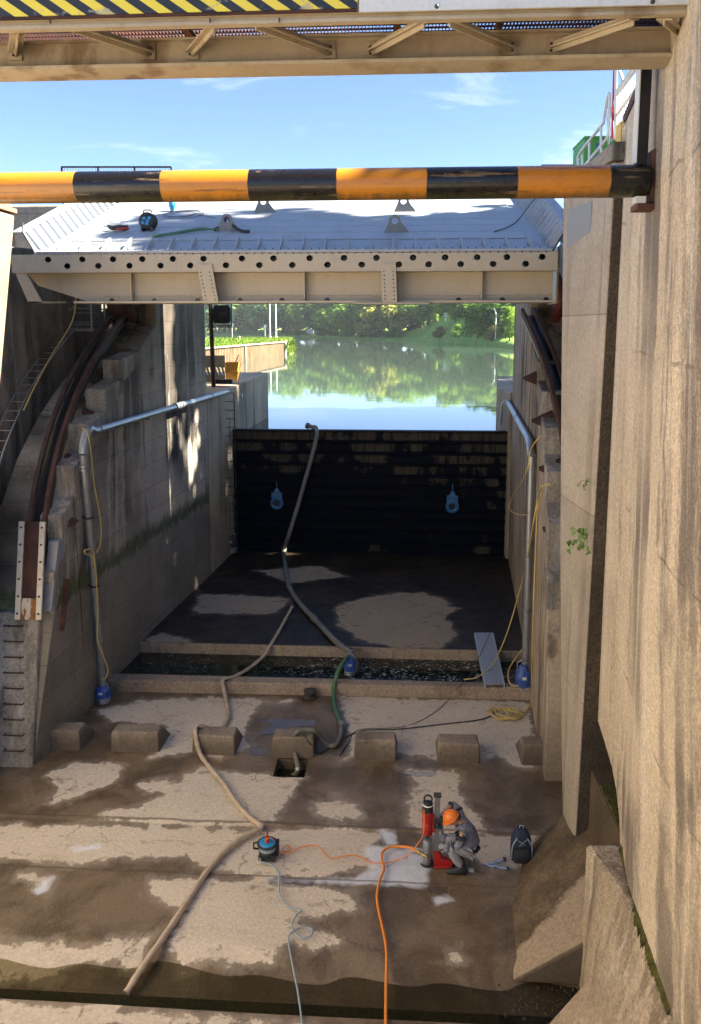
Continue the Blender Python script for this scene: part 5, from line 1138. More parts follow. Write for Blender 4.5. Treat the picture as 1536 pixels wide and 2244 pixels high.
b = MB(); b.prism([w(-.02,-.028,.50),w(-.10,-.05,.53),w(-.13,-.05,.48),w(-.05,-.035,.44)], (0,-.05,.0)); b.build('trouser_pocket', M['cloth_navy'], t, bevel=.01)
b = MB(); b.tube([w(.0,-.055,.44),w(.10,-.075,.405),w(.22,-.03,.36),w(.285,.09,.345),w(.23,.22,.36)], [.018,.028,.032,.032,.03], 8, flat=.5); b.build('belt', M['cloth_navy'], t)
b = MB(); b.tube([neck+Vector((.06*math.cos(a)+.02,.07*math.sin(a),-.02+.02*math.cos(a))) for a in [2*math.pi*k/10 for k in range(11)]], .024, 6); b.build('collar', M['cloth_navy'], t)
for a_, c_, r_ in ((shR,w(-.06,.32,.85),.088),(shL,w(-.02,-.105,.62),.09)):
    b = MB(); q_ = a_.lerp(c_,.75); dd = (c_-a_).normalized(); b.cyl(q_-dd*.02, q_+dd*.02, r_*.98, 14); b.build('sleeve_band', M['cloth_navy'], t)
for a_, c_ in ((elR,wrR),(elL,wrL)):
    b = MB(); q_ = a_.lerp(c_,.12 if a_ is elR else .45); dd = (c_-a_).normalized(); b.cyl(q_-dd*.02, q_+dd*.02, .062, 12); b.build('cuff', M['cloth_navy'], t)
for k_ in (kneeL, kneeR):
    b = MB(); b.ball(k_+Vector((-.035,-.01,-.01)), (.06,.066,.075), 10); b.build('knee_pad', M['cloth_grey'], t)
# head with face and helmet
hc = w(-.145,.035,.86); fwd = Vector((-.78,.10,-.62)).normalized(); upv = Vector((-.60,-.04,.80)); upv = (upv-fwd*upv.dot(fwd)).normalized(); sd = fwd.cross(upv)
def hp_(f, s_, u): return hc+fwd*f+sd*s_+upv*u
hd = MB(); hv = []; n = 14
for i in range(11):
    a = math.pi*i/10
    for k in range(n):
        th = 2*math.pi*k/n; rx, ry, rz = .098, .077, .118
        f, s_, u = math.sin(a)*math.cos(th)*rx, math.sin(a)*math.sin(th)*ry, -math.cos(a)*rz
        if u < -.03 and f > 0: f *= .92; s_ *= .82        # jaw narrows
        hv.append(hp_(f, s_, u))
hd.add(hv, [(i*n+k, i*n+(k+1)%n, (i+1)*n+(k+1)%n, (i+1)*n+k) for i in range(10) for k in range(n)], True)
hd.prism([hp_(.09,-.012,-.005),hp_(.09,.012,-.005),hp_(.088,.018,-.05),hp_(.088,-.018,-.05)], fwd*.022)
ho = hd.build('head', M['skin'], t)
e = MB()
for s_ in (-.03,.03): e.ball(hp_(.088,s_,.0), .011, 8)
e.build('eye', M['rubber'], ho)
e = MB(); e.tube([hp_(.088,-.026,-.068),hp_(.094,0,-.071),hp_(.088,.026,-.068)], .006, 6); e.build('mouth', M['red_paint'], ho)
e = MB()
for s_ in (-.079,.079): e.ball(hp_(-.005,s_,-.01), (.016,.022,.03), 8)
e.build('ear', M['skin'], ho)
h2 = MB(); n = 20; hv = []
for i in range(8):
    a = math.pi/2*i/7
    for k in range(n):
        th = 2*math.pi*k/n; hv.append(hp_(.134*math.cos(a)*math.cos(th), .112*math.cos(a)*math.sin(th), .035+.118*math.sin(a)))
h2.add(hv, [(i*n+k, i*n+(k+1)%n, (i+1)*n+(k+1)%n, (i+1)*n+k) for i in range(7) for k in range(n)], True)
hv = []
for r_, u in ((1.0,.035),(1.06,.028),(1.06,.016),(.97,.016)):
    for k in range(n):
        th = 2*math.pi*k/n; ex = .05*max(0, math.cos(th))**3 if r_ > 1 else 0; hv.append(hp_((.134*r_+ex)*math.cos(th), .112*r_*math.sin(th), u-.25*ex))
h2.add(hv, [(i*n+k, i*n+(k+1)%n, (i+1)*n+(k+1)%n, (i+1)*n+k) for i in range(3) for k in range(n)], True)
hv = [hp_(.12*math.cos(q), .0, .035+.125*math.sin(q)) for q in [math.pi*(.15+.7*k/8) for k in range(9)]]; h2.tube(hv, .012, 6)
h2.build('helmet', M['orange_plastic'], t)
e = MB(); e.tube([hp_(-.10,-.05,.0),hp_(-.11,0,-.03),hp_(-.10,.05,.0)], .03, 6); e.build('hair', M['rubber'], ho)
def hand(wr, d, pn, nm, mat='glove', curl=.9):
    d = Vector(d).normalized(); pn = Vector(pn); pn = (pn-d*pn.dot(d)).normalized(); sx = d.cross(pn)
    V = [wr-d*.03, wr+d*.03, wr+d*.075]; E = [(0,1),(1,2)]; Rr = [(.034,.03),(.044,.024),(.044,.02)]
    for k, (o_, L) in enumerate(((-.033,.068),(-.011,.08),(.011,.074),(.033,.058))):
        b0 = len(V); p0 = wr+d*.085+sx*o_; p1 = p0+(d*math.cos(curl*.5)+pn*math.sin(curl*.5))*L*.5; p2 = p1+(d*math.cos(curl*1.4)+pn*math.sin(curl*1.4))*L*.35; p3 = p2+(d*math.cos(curl*2.2)+pn*math.sin(curl*2.2))*L*.28
        V += [p0,p1,p2,p3]; E += [(2,b0),(b0,b0+1),(b0+1,b0+2),(b0+2,b0+3)]; Rr += [.011,.0105,.010,.008]
    b0 = len(V); q0 = wr+d*.03+sx*.045; V += [q0, q0+(sx*.6+d*.6+pn*.4)*.04, q0+(sx*.2+d*.8+pn*.9)*.065]; E += [(1,b0),(b0,b0+1),(b0+1,b0+2)]; Rr += [.014,.012,.010]
    skinned(nm, V, E, Rr, mat, t, 1)
hand(wrL, (-.9,.15,.15), (-.2,.4,-.8), 'glove'); hand(wrR, (-.85,-.35,-.2), (-.2,-.1,-1), 'glove')
for a_, y_ in ((ankL,-.05),(ankR,.15)):
    b = MB(); x = a_.x; c = Vector((x,a_.y,O.z))
    prof = [(-.24,.03,.055,.04),(-.20,.046,.06,.07),(-.10,.05,.085,.10),(-.02,.05,.15,.14),(.05,.046,.14,.13),(.085,.035,.09,.08)]
    vs = []
    for dx, hw, hz_, _ in prof:
        for k in range(8):
            th = math.pi*k/7; vs.append(c+Vector((dx, -hw*math.cos(th), hz_*math.sin(th))))
    b.add(vs, [(i*8+k, i*8+k+1, i*8+9+k, i*8+8+k) for i in range(5) for k in range(7)]+[tuple(range(7,-1,-1)), tuple(range(40,48))]+[(i*8,i*8+8,i*8+15,i*8+7) for i in range(5)], True)
    b.build('boot', M['boot'], t)

# ---------------------------------------------------------------- core drill on its stand
D = PZ(957,1890,.03); t = thing('core_drill', D, 'red and black core drill on an upright grey rail stand', 'core drill')
def d(x, y, z): return D+Vector((x, y, z))
b = MB(); b.box(d(-.035,-.03,.02), d(.035,.03,1.14)); b.box(d(-.05,-.012,.05), d(-.036,.012,1.1)); bo_ = b.build('column', M['galv'], t, bevel=.004)
b = MB(); b.box(d(-.065,-.042,1.142), d(.055,.042,1.19)); b.build('cap', M['steel_dark'], bo_, bevel=.008)
b = MB(); b.box(d(-.09,-.028,.10), d(-.075,-.014,.72)); b.cyl(d(-.085,.03,.06), d(-.085,.03,.75), .010, 8); b.build('guide_rod', M['chrome'], t)
b = MB(); b.prism([d(-.05,-.05,-.02),d(.26,-.05,-.02),d(.26,-.05,.05),d(.08,-.05,.10),d(.03,-.05,.22),d(-.05,-.05,.22)], (0,.10,0)); b.box(d(-.05,-.12,-.02), d(.24,.12,.02)); b.build('base', M['red_paint'], t, bevel=.006)
b = MB(); b.bar(d(.04,.0,.68), d(.20,.03,.06), .035, .05); b.build('brace', M['steel_grey'], t)
b = MB(); b.box(d(-.06,-.055,.62), d(.085,.055,.80)); b.build('carriage', M['steel_dark'], t, bevel=.01)
b = MB(); b.cyl(d(.06,-.05,.72), d(.24,-.06,.86), .010, 8); b.ball(d(.245,-.06,.865), .022, 8); b.ball(d(.0,-.075,.70), .03, 8); b.build('crank', M['steel_dark'], t)
mx = -.155
b = MB(); b.lathe(d(mx,0,.50), [(.075,0),(.085,.02),(.085,.20),(.078,.21),(.09,.22),(.09,.38),(.08,.39)], 18); b.box(d(mx+.06,-.05,.55), d(-.035,.05,.82)); b.build('motor', M['red_paint'], t, bevel=.004)
b = MB(); b.lathe(d(mx,0,.89), [(.086,0),(.088,.08),(.078,.14),(.04,.16),(.0,.165)], 16); b.build('motor_hood', M['rubber'], t)
b = MB(); b.lathe(d(mx,0,1.0), [(.088,0),(.086,.014),(.08,.014)], 16); b.build('hood_ring', M['white_stuff'], t)
b = MB(); b.tube(smooth_path([d(mx-.06,0,1.05),d(mx-.05,0,1.13),d(mx,0,1.16),d(mx+.06,0,1.12),d(mx+.06,0,1.05)],4), .013, 6); b.build('handle', M['rubber'], t)
b = MB(); b.lathe(d(mx,0,.42), [(.03,0),(.045,.02),(.045,.05),(.028,.08)], 12); b.build('spindle', M['steel_dark'], t)
b = MB(); b.lathe(d(mx,0,-.02), [(.070,0),(.070,.40),(.062,.415),(.03,.42)], 22); bb = b.build('core_bit', M['galv'], t)
b = MB(); b.lathe(d(mx,0,.33), [(.0715,0),(.0715,.025)], 22); b.build('bit_band', M['cable_blue'], bb)
b = MB(); n = 22
b.tube([d(mx+.10*math.cos(a),.10*math.sin(a),-.01) for a in [math.pi*(-.9+1.2*k/14) for k in range(15)]], .015, 8); b.build('water_ring', M['rubber'], t)
# hoses and cables on the slab
P0 = d(mx-.06,-.02,.28)
org = [PZ(843,2330,.06),PZ(845,2244,.06),PZ(846,2160,.05),PZ(847,2090,.07),PZ(842,2050,.06),PZ(832,2005,.06),PZ(826,1965,.06),PZ(832,1930,.06),PZ(841,1905,.06),PZ(837,1885,.06),PZ(838,1868,.06),PZ(853,1857,.06),PZ(878,1855,.07),PZ(900,1858,.15),PZ(915,1866,.2)]
cable('water_hose', org, .021, 'cable_orange', 'thick bright orange hose coming up the slab to the drill', 'hose')
b = MB(); e0, e1 = org[-1], PZ(936,1878,.2); b.cyl(e0, e0.lerp(e1,.35), .034, 10); b.cyl(e0.lerp(e1,.35), e1, .020, 10); b.cyl(e0.lerp(e1,.6), e0.lerp(e1,.8), .028, 6)
o = b.build('hose_nozzle', M['brass']); tag(o, 'brass coupling between the orange hose and the core drill', 'coupling')
cable('extension_cord', [PZ(581,1846,.35),PZ(585,1838,.42),PZ(597,1838,.38),PZ(606,1856,.12),PZ(614,1868,.05),PZ(630,1868,.05),PZ(637,1858,.05),PZ(628,1853,.05),PZ(619,1862,.05),PZ(634,1868,.05),PZ(655,1858,.05),PZ(680,1852,.05),PZ(700,1857,.05),PZ(714,1874,.05),PZ(730,1881,.05),PZ(760,1875,.05),PZ(785,1876,.05),PZ(808,1888,.05),PZ(835,1892,.05),PZ(865,1886,.06),PZ(895,1873,.15),PZ(915,1850,.4),PZ(928,1826,.7),d(mx-.06,-.05,.95)], .009, 'cable_orange', 'thin orange extension cord from the blue reel across to the drill motor', 'cord')
cable('power_cable', [PZ(570,1880,.1),PZ(573,1890,.05),PZ(590,1893,.05),PZ(604,1902,.05),PZ(612,1920,.05),PZ(611,1950,.05),PZ(618,1972,.05),PZ(635,1988,.05),PZ(660,1995,.05),PZ(650,2005,.05),PZ(641,2022,.05),PZ(643,2040,.05),PZ(662,2056,.06),PZ(682,2050,.06),PZ(683,2036,.05),PZ(660,2033,.05),PZ(637,2045,.06),PZ(632,2062,.05),PZ(640,2110,.05),PZ(652,2170,.04),PZ(662,2244,.05),PZ(670,2330,.05)], .013, 'cable_blue', 'grey-blue cable running down the slab with one loop in it')
c = PZ(580,1886,.03); t = thing('cable_reel', c, 'black cable reel with a light blue flange lying on the near slab', 'cable reel')
b = MB(); b.hexa([c+Vector(q) for q in ((-.10,-.02,0),(.17,-.02,0),(.17,.24,0),(-.10,.24,0),(-.10,-.02,.10),(.17,-.02,.10),(.17,.24,.10),(-.10,.24,.10))]); b.build('stand', M['rubber'], t, bevel=.012)
cr = c+Vector((.03,.10,.10))
b = MB(); b.lathe(cr, [(.14,0),(.14,.03),(.13,.035),(.13,.11),(.165,.12),(.165,.145),(.13,.15)], 22); b.build('drum', M['rubber'], t)
b = MB(); b.lathe(cr+Vector((0,0,.04)), [(.134,0),(.142,.03),(.134,.06)], 22); b.build('cable_winding', M['cable_blue'], t)
b = MB(); b.lathe(cr+Vector((0,0,.148)), [(.135,0),(.125,.012),(.05,.012)], 22); b.build('blue_flange', M['reel_blue'], t)
b = MB(); b.box(cr+Vector((-.035,-.035,.155)), cr+Vector((.035,.035,.24))); b.cyl(cr+Vector((0,0,.24)), cr+Vector((.005,0,.33)), .016, 8); b.build('plug', M['red_paint'], t, bevel=.006)
b = MB(); b.tube([cr+Vector((-.13,0,.03)),cr+Vector((-.22,-.02,.05)),cr+Vector((-.22,-.02,.14)),cr+Vector((-.14,0,.15))], .018, 6); b.build('handle', M['rubber'], t); b = MB(); b.box(c+Vector((.17,.08,.02)), c+Vector((.21,.2,.26))); b.build('side_panel', M['rubber'], t, bevel=.01)
# backpack
c = PZ(1143,1893,.03); t = thing('backpack', c, 'black and navy backpack standing upright on the slab', 'backpack')
b = MB(); vs = []; n = 12
for z, w_, dp, oy in ((0,.13,.10,0),(.03,.165,.125,0),(.2,.17,.13,0),(.36,.16,.12,.01),(.46,.12,.09,.02),(.52,.06,.05,.03)):
    for k in range(n):
        a = 2*math.pi*k/n; ca, sa = math.cos(a), math.sin(a); f = lambda v: math.copysign(abs(v)**.6, v); vs.append(c+Vector((w_*f(ca), .12+oy+dp*f(sa), z)))
b.add(vs, [(i*n+k, i*n+(k+1)%n, (i+1)*n+(k+1)%n, (i+1)*n+k) for i in range(5) for k in range(n)], True); b.add(vs[:n],[tuple(range(n-1,-1,-1))]); b.add(vs[-n:],[tuple(range(n))]); b.build('main_bag', M['bag_navy'], t)
b = MB(); vs = []
for z, w_, dp in ((.03,.12,.03),(.06,.14,.05),(.2,.135,.055),(.27,.12,.03)):
    for k in range(n):
        a = 2*math.pi*k/n; f = lambda v: math.copysign(abs(v)**.6, v); vs.append(c+Vector((w_*f(math.cos(a)), -.01+dp*f(math.sin(a)), z)))
b.add(vs, [(i*n+k, i*n+(k+1)%n, (i+1)*n+(k+1)%n, (i+1)*n+k) for i in range(3) for k in range(n)], True); b.add(vs[-n:],[tuple(range(n))]); b.build('front_pocket', M['bag'], t)
b = MB(); b.tube([c+Vector((-.03,.15,.50)),c+Vector((-.02,.15,.56)),c+Vector((.03,.15,.56)),c+Vector((.04,.15,.50))], .009, 6)
for s_ in (-1,1): b.tube(smooth_path([c+Vector((s_*.08,.0,.44)),c+Vector((s_*.15,-.0,.3)),c+Vector((s_*.16,.02,.08))],4), .012, 6)
b.tube([c+Vector((-.07,.0,.40)),c+Vector((.05,-.0,.33)),c+Vector((-.05,.0,.30)),c+Vector((.07,.0,.42))], .006, 5); b.build('strap', M['cable_blue'], t)
# wrenches
def wrench(pa, pb, lab, r):
    a_, c_ = PZ(*pa, .06), PZ(*pb, .06); t = thing('wrench', a_, lab, 'wrench', 'wrenches on the slab'); b = MB(); b.bar(a_, c_, .028, .02); b.build('shank', M['chrome'], t, bevel=.004)
    b = MB(); dd = (c_-a_).normalized(); b.cyl(c_-dd*.02+Vector((0,0,-.02)), c_-dd*.02+Vector((0,0,.03)), r, 10); b.build('head', M['steel_dark'], t); 
    b = MB(); b.bar(a_+dd*.1, a_+dd*.17, .05, .028); b.build('collar', M['chrome'], t); b = MB(); b.cyl(a_+Vector((0,0,-.015)), a_+Vector((0,0,.02)), .028, 8); b.build('jaw', M['chrome'], t)
wrench((1066,1896), (1116,1905), 'long chrome wrench lying on the slab with a dark end', .022); wrench((1074,1893), (1108,1884), 'shorter spanner crossing the long chrome wrench', .03)
b = MB(); p_ = PZ(1033,1906,.05); b.box(p_+Vector((-.04,-.03,-.03)), p_+Vector((.04,.03,.01))); tag(b.build('rag', M['cable_blue'], bevel=.01), 'small crumpled blue rag behind the worker boot', 'rag')
# ================================================================= RIVER AND BANKS
WZ = 4.62
b = MB(); b.add([(-460,27.28,WZ),(500,27.28,WZ),(500,600,WZ),(-460,600,WZ)],[(0,1,2,3)]); tag(b.build('river_water', M['river_water']), kind='structure')
def grass_mat(name, a, c_, d):
    g = NT(name); p = g.pos(); c = g.mix(g.step(g.noise(p, .12, 5), .35, .65), a, c_); c = g.mix(g.step(g.noise(p, 1.1, 6, .7), .45, .7), c, d)
    g.bsdf(c, .9, 0, g.bump(g.noise(p, 4, 5), .6, .2), .2); M[name] = g.m
grass_mat('bank_grass', (.16,.29,.05), (.24,.34,.07), (.10,.18,.04)); grass_mat('island_grass', (.10,.18,.018), (.15,.21,.028), (.07,.13,.014))
SHORE = [PZ(x,y,WZ) for x, y in ((380,730),(455,732.5),(520,735.5),(600,737),(660,738),(720,740),(780,742.5),(860,745.5),(920,748),(975,752.5),(1030,757),(1080,761),(1125,765.5))]
SHORE = [Vector((-420,520,WZ))]+SHORE+[Vector((27,120,WZ)),Vector((25,60,WZ)),Vector((21,34,WZ))]
def hill(px, d):   # rise of the bank behind the shore
    h = [(0,-.6),(1.0,.5),(5,1.2),(14,2.0),(40,3.0),(120,4.2),(700,4.5)]
    for (a, u), (c, v) in zip(h[:-1], h[1:]):
        if a <= d <= c: z = u+(v-u)*(d-a)/(c-a); break
    bump = math.exp(-((px-1015)/70.0)**2)*7.5*min(1, d/30)
    return WZ+z+bump
def shore_at(px):
    best = None
    for a, c in zip(SHORE[1:-3], SHORE[2:-2]):
        pa, pc = 873+1701*a.x/a.y, 873+1701*c.x/c.y
        if pa <= px <= pc: return a.lerp(c, (px-pa)/(pc-pa))
    return SHORE[1]
def bank_pt(px, d):
    s_ = shore_at(px); r_ = Vector((s_.x, s_.y, 0)).normalized(); return Vector((s_.x+r_.x*d, s_.y+r_.y*d, hill(px, d)))
ds = [0,1,5,10,16,24,34,60,120,400,690]; rows = []
fine = []
for a, c in zip(SHORE[:-1], SHORE[1:]):
    for k in range(4): fine.append(a.lerp(c, k/4))
fine.append(SHORE[-1]); vs = []
for s_ in fine:
    px = 873+1701*s_.x/s_.y; r_ = Vector((s_.x, s_.y, 0)).normalized()
    if s_.y < 140: r_ = Vector((1, .25, 0)).normalized()
    for d in ds: vs.append((s_.x+r_.x*d, s_.y+r_.y*d, hill(px, d)))
n = len(ds); b = MB(); b.add(vs, [(i*n+k, (i+1)*n+k, (i+1)*n+k+1, i*n+k+1) for i in range(len(fine)-1) for k in range(n-1)], True); tag(b.build('river_bank', M['bank_grass']), kind='structure')
# left grass island behind the sheet piles
EN = Vector((-16.9,116,0)); ST = Vector((-20.2,64,0))
edge = [(-16.95,116),(-16.9,119),(-17.1,123),(-17.6,129),(-19.5,137),(-24,146),(-36,156),(-60,160),(-140,158),(-300,150)]
edge = [(ST.x-.15,ST.y)]+[(EN.x-.15,EN.y-.2)]+edge[1:]
top = [(x,y,6.55) for x, y in edge]; cx = [(-300,64,6.55)]
b = MB(); n = len(edge); low = [(x+(.7 if 1 < i < 6 else .0),y+(1.2 if i > 4 else .0),WZ-.3) for i, (x, y) in enumerate(edge)]
b.add(top+low+cx, [(i,i+1,n+i+1,n+i) for i in range(n-1)]+[tuple([2*n]+list(range(n)))]); tag(b.build('island_ground', M['island_grass']), kind='structure')
def grass_tufts():
    rd = random.Random(4); b = MB()
    for i in range(9000):
        y = rd.uniform(64,150); x0 = ST.x+(EN.x-ST.x)*(y-64)/52-.3 if y < 116 else (-17.4 if y < 129 else -20)
        x = x0-abs(rd.gauss(0,7)); h = rd.uniform(.12,.34)*(1.6 if y > 112 else 1); a = rd.uniform(0,6.28); w_ = .09
        b.add([(x-w_*math.cos(a),y-w_*math.sin(a),6.5),(x+w_*math.cos(a),y+w_*math.sin(a),6.5),(x+rd.uniform(-.1,.1),y+rd.uniform(-.1,.1),6.55+h)],[(0,1,2)])
    for i in range(1800):
        k = rd.randrange(1,6); a, c = Vector(edge[k]+(0,)), Vector(edge[k+1]+(0,)); p = a.lerp(c, rd.random())+Vector((rd.uniform(-.3,.6),rd.uniform(-.3,.6),0)); h = rd.uniform(.3,.8); z = rd.uniform(WZ-.1,6.4); a = rd.uniform(0,6.28); w_ = .14
        b.add([(p.x-w_*math.cos(a),p.y-w_*math.sin(a),z),(p.x+w_*math.cos(a),p.y+w_*math.sin(a),z),(p.x+rd.uniform(-.2,.4),p.y+rd.uniform(-.2,.2),z+h)],[(0,1,2)])
    tag(b.build('grass', M['island_grass']), 'long bright green grass on the island behind the sheet piles', 'grass', kind='stuff')
grass_tufts()
concrete('sheet_pile', (.25,.18,.11), (.16,.11,.065), streak=.5, streak_col=(.09,.055,.03), ss=(2,2,.25), grain=.3)
sw = thing('sheet_pile_wall', (ST.x,ST.y,WZ), 'sunlit tan corrugated sheet pile wall holding the grass island', 'wall')
b = MB(); vs = []; L = (EN-ST).length; dv = (EN-ST).normalized(); nv = Vector((dv.y,-dv.x,0)); k = int(L/.6); pts = []
for i in range(k):
    p = ST+dv*(i*.6)
    for f, o_ in ((0,0),(.18,0),(.28,-.30),(.48,-.30)): pts.append(p+dv*f+nv*o_)
pts.append(EN.copy()); m = len(pts)
b.add([(p.x,p.y,WZ-1) for p in pts]+[(p.x,p.y,6.45) for p in pts], [(i,i+1,m+i+1,m+i) for i in range(m-1)]); b.build('piling', M['sheet_pile'], sw)
b = MB(); b.bar(ST+nv*-.05+Vector((0,0,6.52)), EN+nv*-.05+Vector((0,0,6.52)), .42, .16); b.build('capping', M['c_quay'], sw, bevel=.02)
b = MB(); p = EN+nv*.05; b.cyl((p.x,p.y,WZ-1),(p.x,p.y,6.75),.25,10); p = ST.lerp(EN,.55)+nv*.06; b.box((p.x-.1,p.y-.15,WZ-1),(p.x+.1,p.y+.15,6.5)); b.build('fender_pile', M['c_quay'], sw)

# ================================================================= TREES AND BUSHES
def leaf_mat(name, a, c_, d):
    g = NT(name); p = g.pos(); oi = g.new('ObjectInfo').outputs['Random']
    c = g.mix(g.step(g.noise(p, .35, 3), .35, .65), a, c_); c = g.mix(g.math('MULTIPLY', g.step(g.noise(p, 2.5, 2), .5, .7), .6), c, d)
    c = g.mix(g.math('MULTIPLY', oi, .35), c, tuple(k*.6 for k in a))
    df = g.new('BsdfDiffuse'); g.put(df.inputs[0], c); tr = g.new('BsdfTranslucent'); g.put(tr.inputs[0], g.mix(.5, c, (.25,.35,.03))); mx = g.new('MixShader'); mx.inputs[0].default_value = .38
    g.t.links.new(df.outputs[0], mx.inputs[1]); g.t.links.new(tr.outputs[0], mx.inputs[2]); g.t.links.new(mx.outputs[0], g.out.inputs[0]); M[name] = g.m
leaf_mat('leaf_dark', (.045,.12,.055), (.07,.17,.06), (.12,.22,.06)); leaf_mat('leaf_mid', (.11,.22,.045), (.16,.28,.05), (.24,.34,.07))
leaf_mat('leaf_yellow', (.22,.27,.05), (.31,.31,.07), (.36,.31,.11)); leaf_mat('leaf_bright', (.14,.25,.03), (.22,.34,.05), (.10,.18,.03)); leaf_mat('leaf_rust', (.26,.19,.09), (.30,.25,.11), (.2,.2,.07))
plain('bark', (.09,.07,.05), .9)
def crown_mesh(seed, h, rad, n, trunk=.22, leaf=.55, low=.0):
    rd = random.Random(seed); blobs = []; b = MB()
    for i in range(15):
        f = rd.random(); zz = h*(trunk+low+(1-trunk-low)*(.08+.84*f)); wr = rad*(.35+.65*math.sin(math.pi*min(1,.18+.8*f))); a = rd.uniform(0,6.28); q = wr*rd.uniform(.2,.8)
        blobs.append((Vector((q*math.cos(a), q*math.sin(a), zz)), rad*rd.uniform(.25,.5)))
    blobs.append((Vector((0,0,h*.88)), rad*.35))
    for i in range(n):
        c, r_ = rd.choice(blobs); u = Vector((rd.gauss(0,1),rd.gauss(0,1),rd.gauss(0,1))).normalized()
        p = c+u*r_*(rd.random()**.4)*Vector((1,1,.8)).length/1.62
        if p.z < h*trunk*.6: continue
        nn = (u+Vector((rd.uniform(-.8,.8),rd.uniform(-.8,.8),rd.uniform(-.3,1)))).normalized(); x = nn.orthogonal().normalized(); y = nn.cross(x); a = rd.uniform(0,6.28); x, y = x*math.cos(a)+y*math.sin(a), y*math.cos(a)-x*math.sin(a)
        s_ = leaf*rd.uniform(.5,1.25); b.add([p-x*s_*.5,p+y*s_*.35,p+x*s_*.55,p-y*s_*.4], [(0,1,2,3)])
    return b, blobs
PROTO = {}
def proto(shape, mat):
    if (shape, mat) in PROTO: return PROTO[(shape, mat)]
    P_ = dict(round=(11,13.5,5.6,3200,.05,.95,0), tall=(23,15.5,4.8,3200,.04,.9,0), loose=(37,13,4.8,2300,.09,.85,0), wide=(51,12.5,6.6,3600,.04,1.0,0), bush=(63,4.2,2.9,1400,.02,.5,0), young=(71,8.0,2.6,1300,.22,.5,0))[shape]
    seed, h, rad, n, tk, lf, lw_ = P_; b, blobs = crown_mesh(seed, h, rad, n, tk, lf); cm = bpy.data.meshes.new('crown'); cm.from_pydata([tuple(v) for v in b.v], [], b.f); cm.materials.append(M[mat])
    tb = MB(); k = h*.014+.05; tb.tube([(0,0,-.5),(.05,.0,h*.2),(-.05,.03,h*.5),(0,0,h*.85)], [k*1.4,k,k*.7,k*.25], 7)
    for c, r_ in blobs[:7]: tb.tube([(0,0,h*.22+c.z*.25),c*.6+Vector((0,0,c.z*.15)),c], [k*.5,k*.3,k*.12], 5)
    tm = bpy.data.meshes.new('trunk'); tm.from_pydata([tuple(v) for v in tb.v], [], tb.f); tm.materials.append(M['bark']); PROTO[(shape, mat)] = (cm, tm, h); return PROTO[(shape, mat)]
def tree(p, shape, mat, height, lab, cat='tree', group='trees on the far river bank', wide=1.0):
    cm, tm, h = proto(shape, mat); t = thing('tree' if cat == 'tree' else 'bush', p, lab, cat, group); s_ = height/h
    t.scale = (s_*wide, s_*wide, s_); t.rotation_euler = (0,0,random.uniform(0,6.28))
    for nm, me in (('crown', cm), ('trunk', tm)): o = bpy.data.objects.new(nm, me); COL.objects.link(o); o.parent = t
    return t
tone = dict(leaf_dark='dark green', leaf_mid='mid green', leaf_yellow='yellowish', leaf_bright='bright green', leaf_rust='rusty pale')
rd = random.Random(9)
front = [  # px, depth behind the shore, shape, leaf, height, where
 (474,10,'wide','leaf_mid',15,'just right of the signal lamp housing'),(505,16,'round','leaf_mid',14,'between the lamp housing and the round yellowish tree'),(540,12,'tall','leaf_dark',17,'left of the round yellowish tree'),
 (622,10,'wide','leaf_dark',15,'right behind the two white masts'),(655,7,'loose','leaf_yellow',13,'right of the two white masts'),(690,9,'wide','leaf_mid',14,'behind the far white boats'),
 (720,11,'tall','leaf_dark',15,'over the far shore left of mid river'),(752,7,'wide','leaf_mid',13,'at mid river with drooping boughs'),(790,6,'wide','leaf_mid',13,'mirrored in mid river'),(828,5,'round','leaf_yellow',12.5,'largest of its tone beside a dark one'),
 (866,7,'loose','leaf_yellow',12,'leaning out to the right at mid river'),(900,30,'tall','leaf_dark',14.5,'behind the left foot of the grassy slope'),
 (1070,13,'wide','leaf_dark',11,'behind the curved lamp post'),(1044,20,'tall','leaf_dark',11,'left behind the curved lamp post'),(1104,22,'round','leaf_dark',10,'beside the right abutment edge')]
def sky_h(p, up): return CAMH+p.y*up/1701-p.z
for px, d, sh, mt, h, wh in front: tree(bank_pt(px, d), sh, mt, sky_h(bank_pt(px, d), rd.uniform(72,100)), '%s %s tree %s' % (tone[mt], dict(round='rounded',tall='tall',loose='loose',wide='broad')[sh], wh), wide=1.3)
for i, px in enumerate(range(440, 1150, 20)):
    mt = ['leaf_dark','leaf_mid','leaf_dark'][i%3]; q_ = bank_pt(px+rd.uniform(-6,6), rd.uniform(20,44)); tree(q_, ['wide','round','wide'][(i*2)%3], mt, sky_h(q_, rd.uniform(78,108)), 'shaded dark tree in the back row of the far bank woods', group='back row of trees on the far bank', wide=1.6)
tree(bank_pt(588,5),'young','leaf_rust',11,'round orange-yellow tree beside the two white masts')
tree(bank_pt(533,4),'bush','leaf_yellow',4.6,'small yellow-green bush on the far left shore','bush','bushes along the far shore')
tree(bank_pt(1000,15),'loose','leaf_bright',8.6,'bright light green tree on the grassy slope',wide=.8)
tree(bank_pt(962,21),'loose','leaf_bright',7,'small bright tree at the top left of the grassy slope',wide=.8)
tree(bank_pt(1050,4),'bush','leaf_bright',5.6,'big rounded bright green willow bush at the water','bush','bushes along the far shore',.9)
tree(bank_pt(970,3),'bush','leaf_rust',2.9,'pale pinkish bush left of the big willow bush','bush','bushes along the far shore',1.3)
tree(bank_pt(1081,3.5),'bush','leaf_rust',2.9,'pale straw-coloured bush under the curved lamp post','bush','bushes along the far shore')
tree(bank_pt(1118,6),'loose','leaf_bright',6.8,'light green tree cut off by the right abutment',wide=.9)
tree(bank_pt(1008,3),'bush','leaf_mid',3,'dark low bush between the pinkish bush and the willow bush','bush','bushes along the far shore')
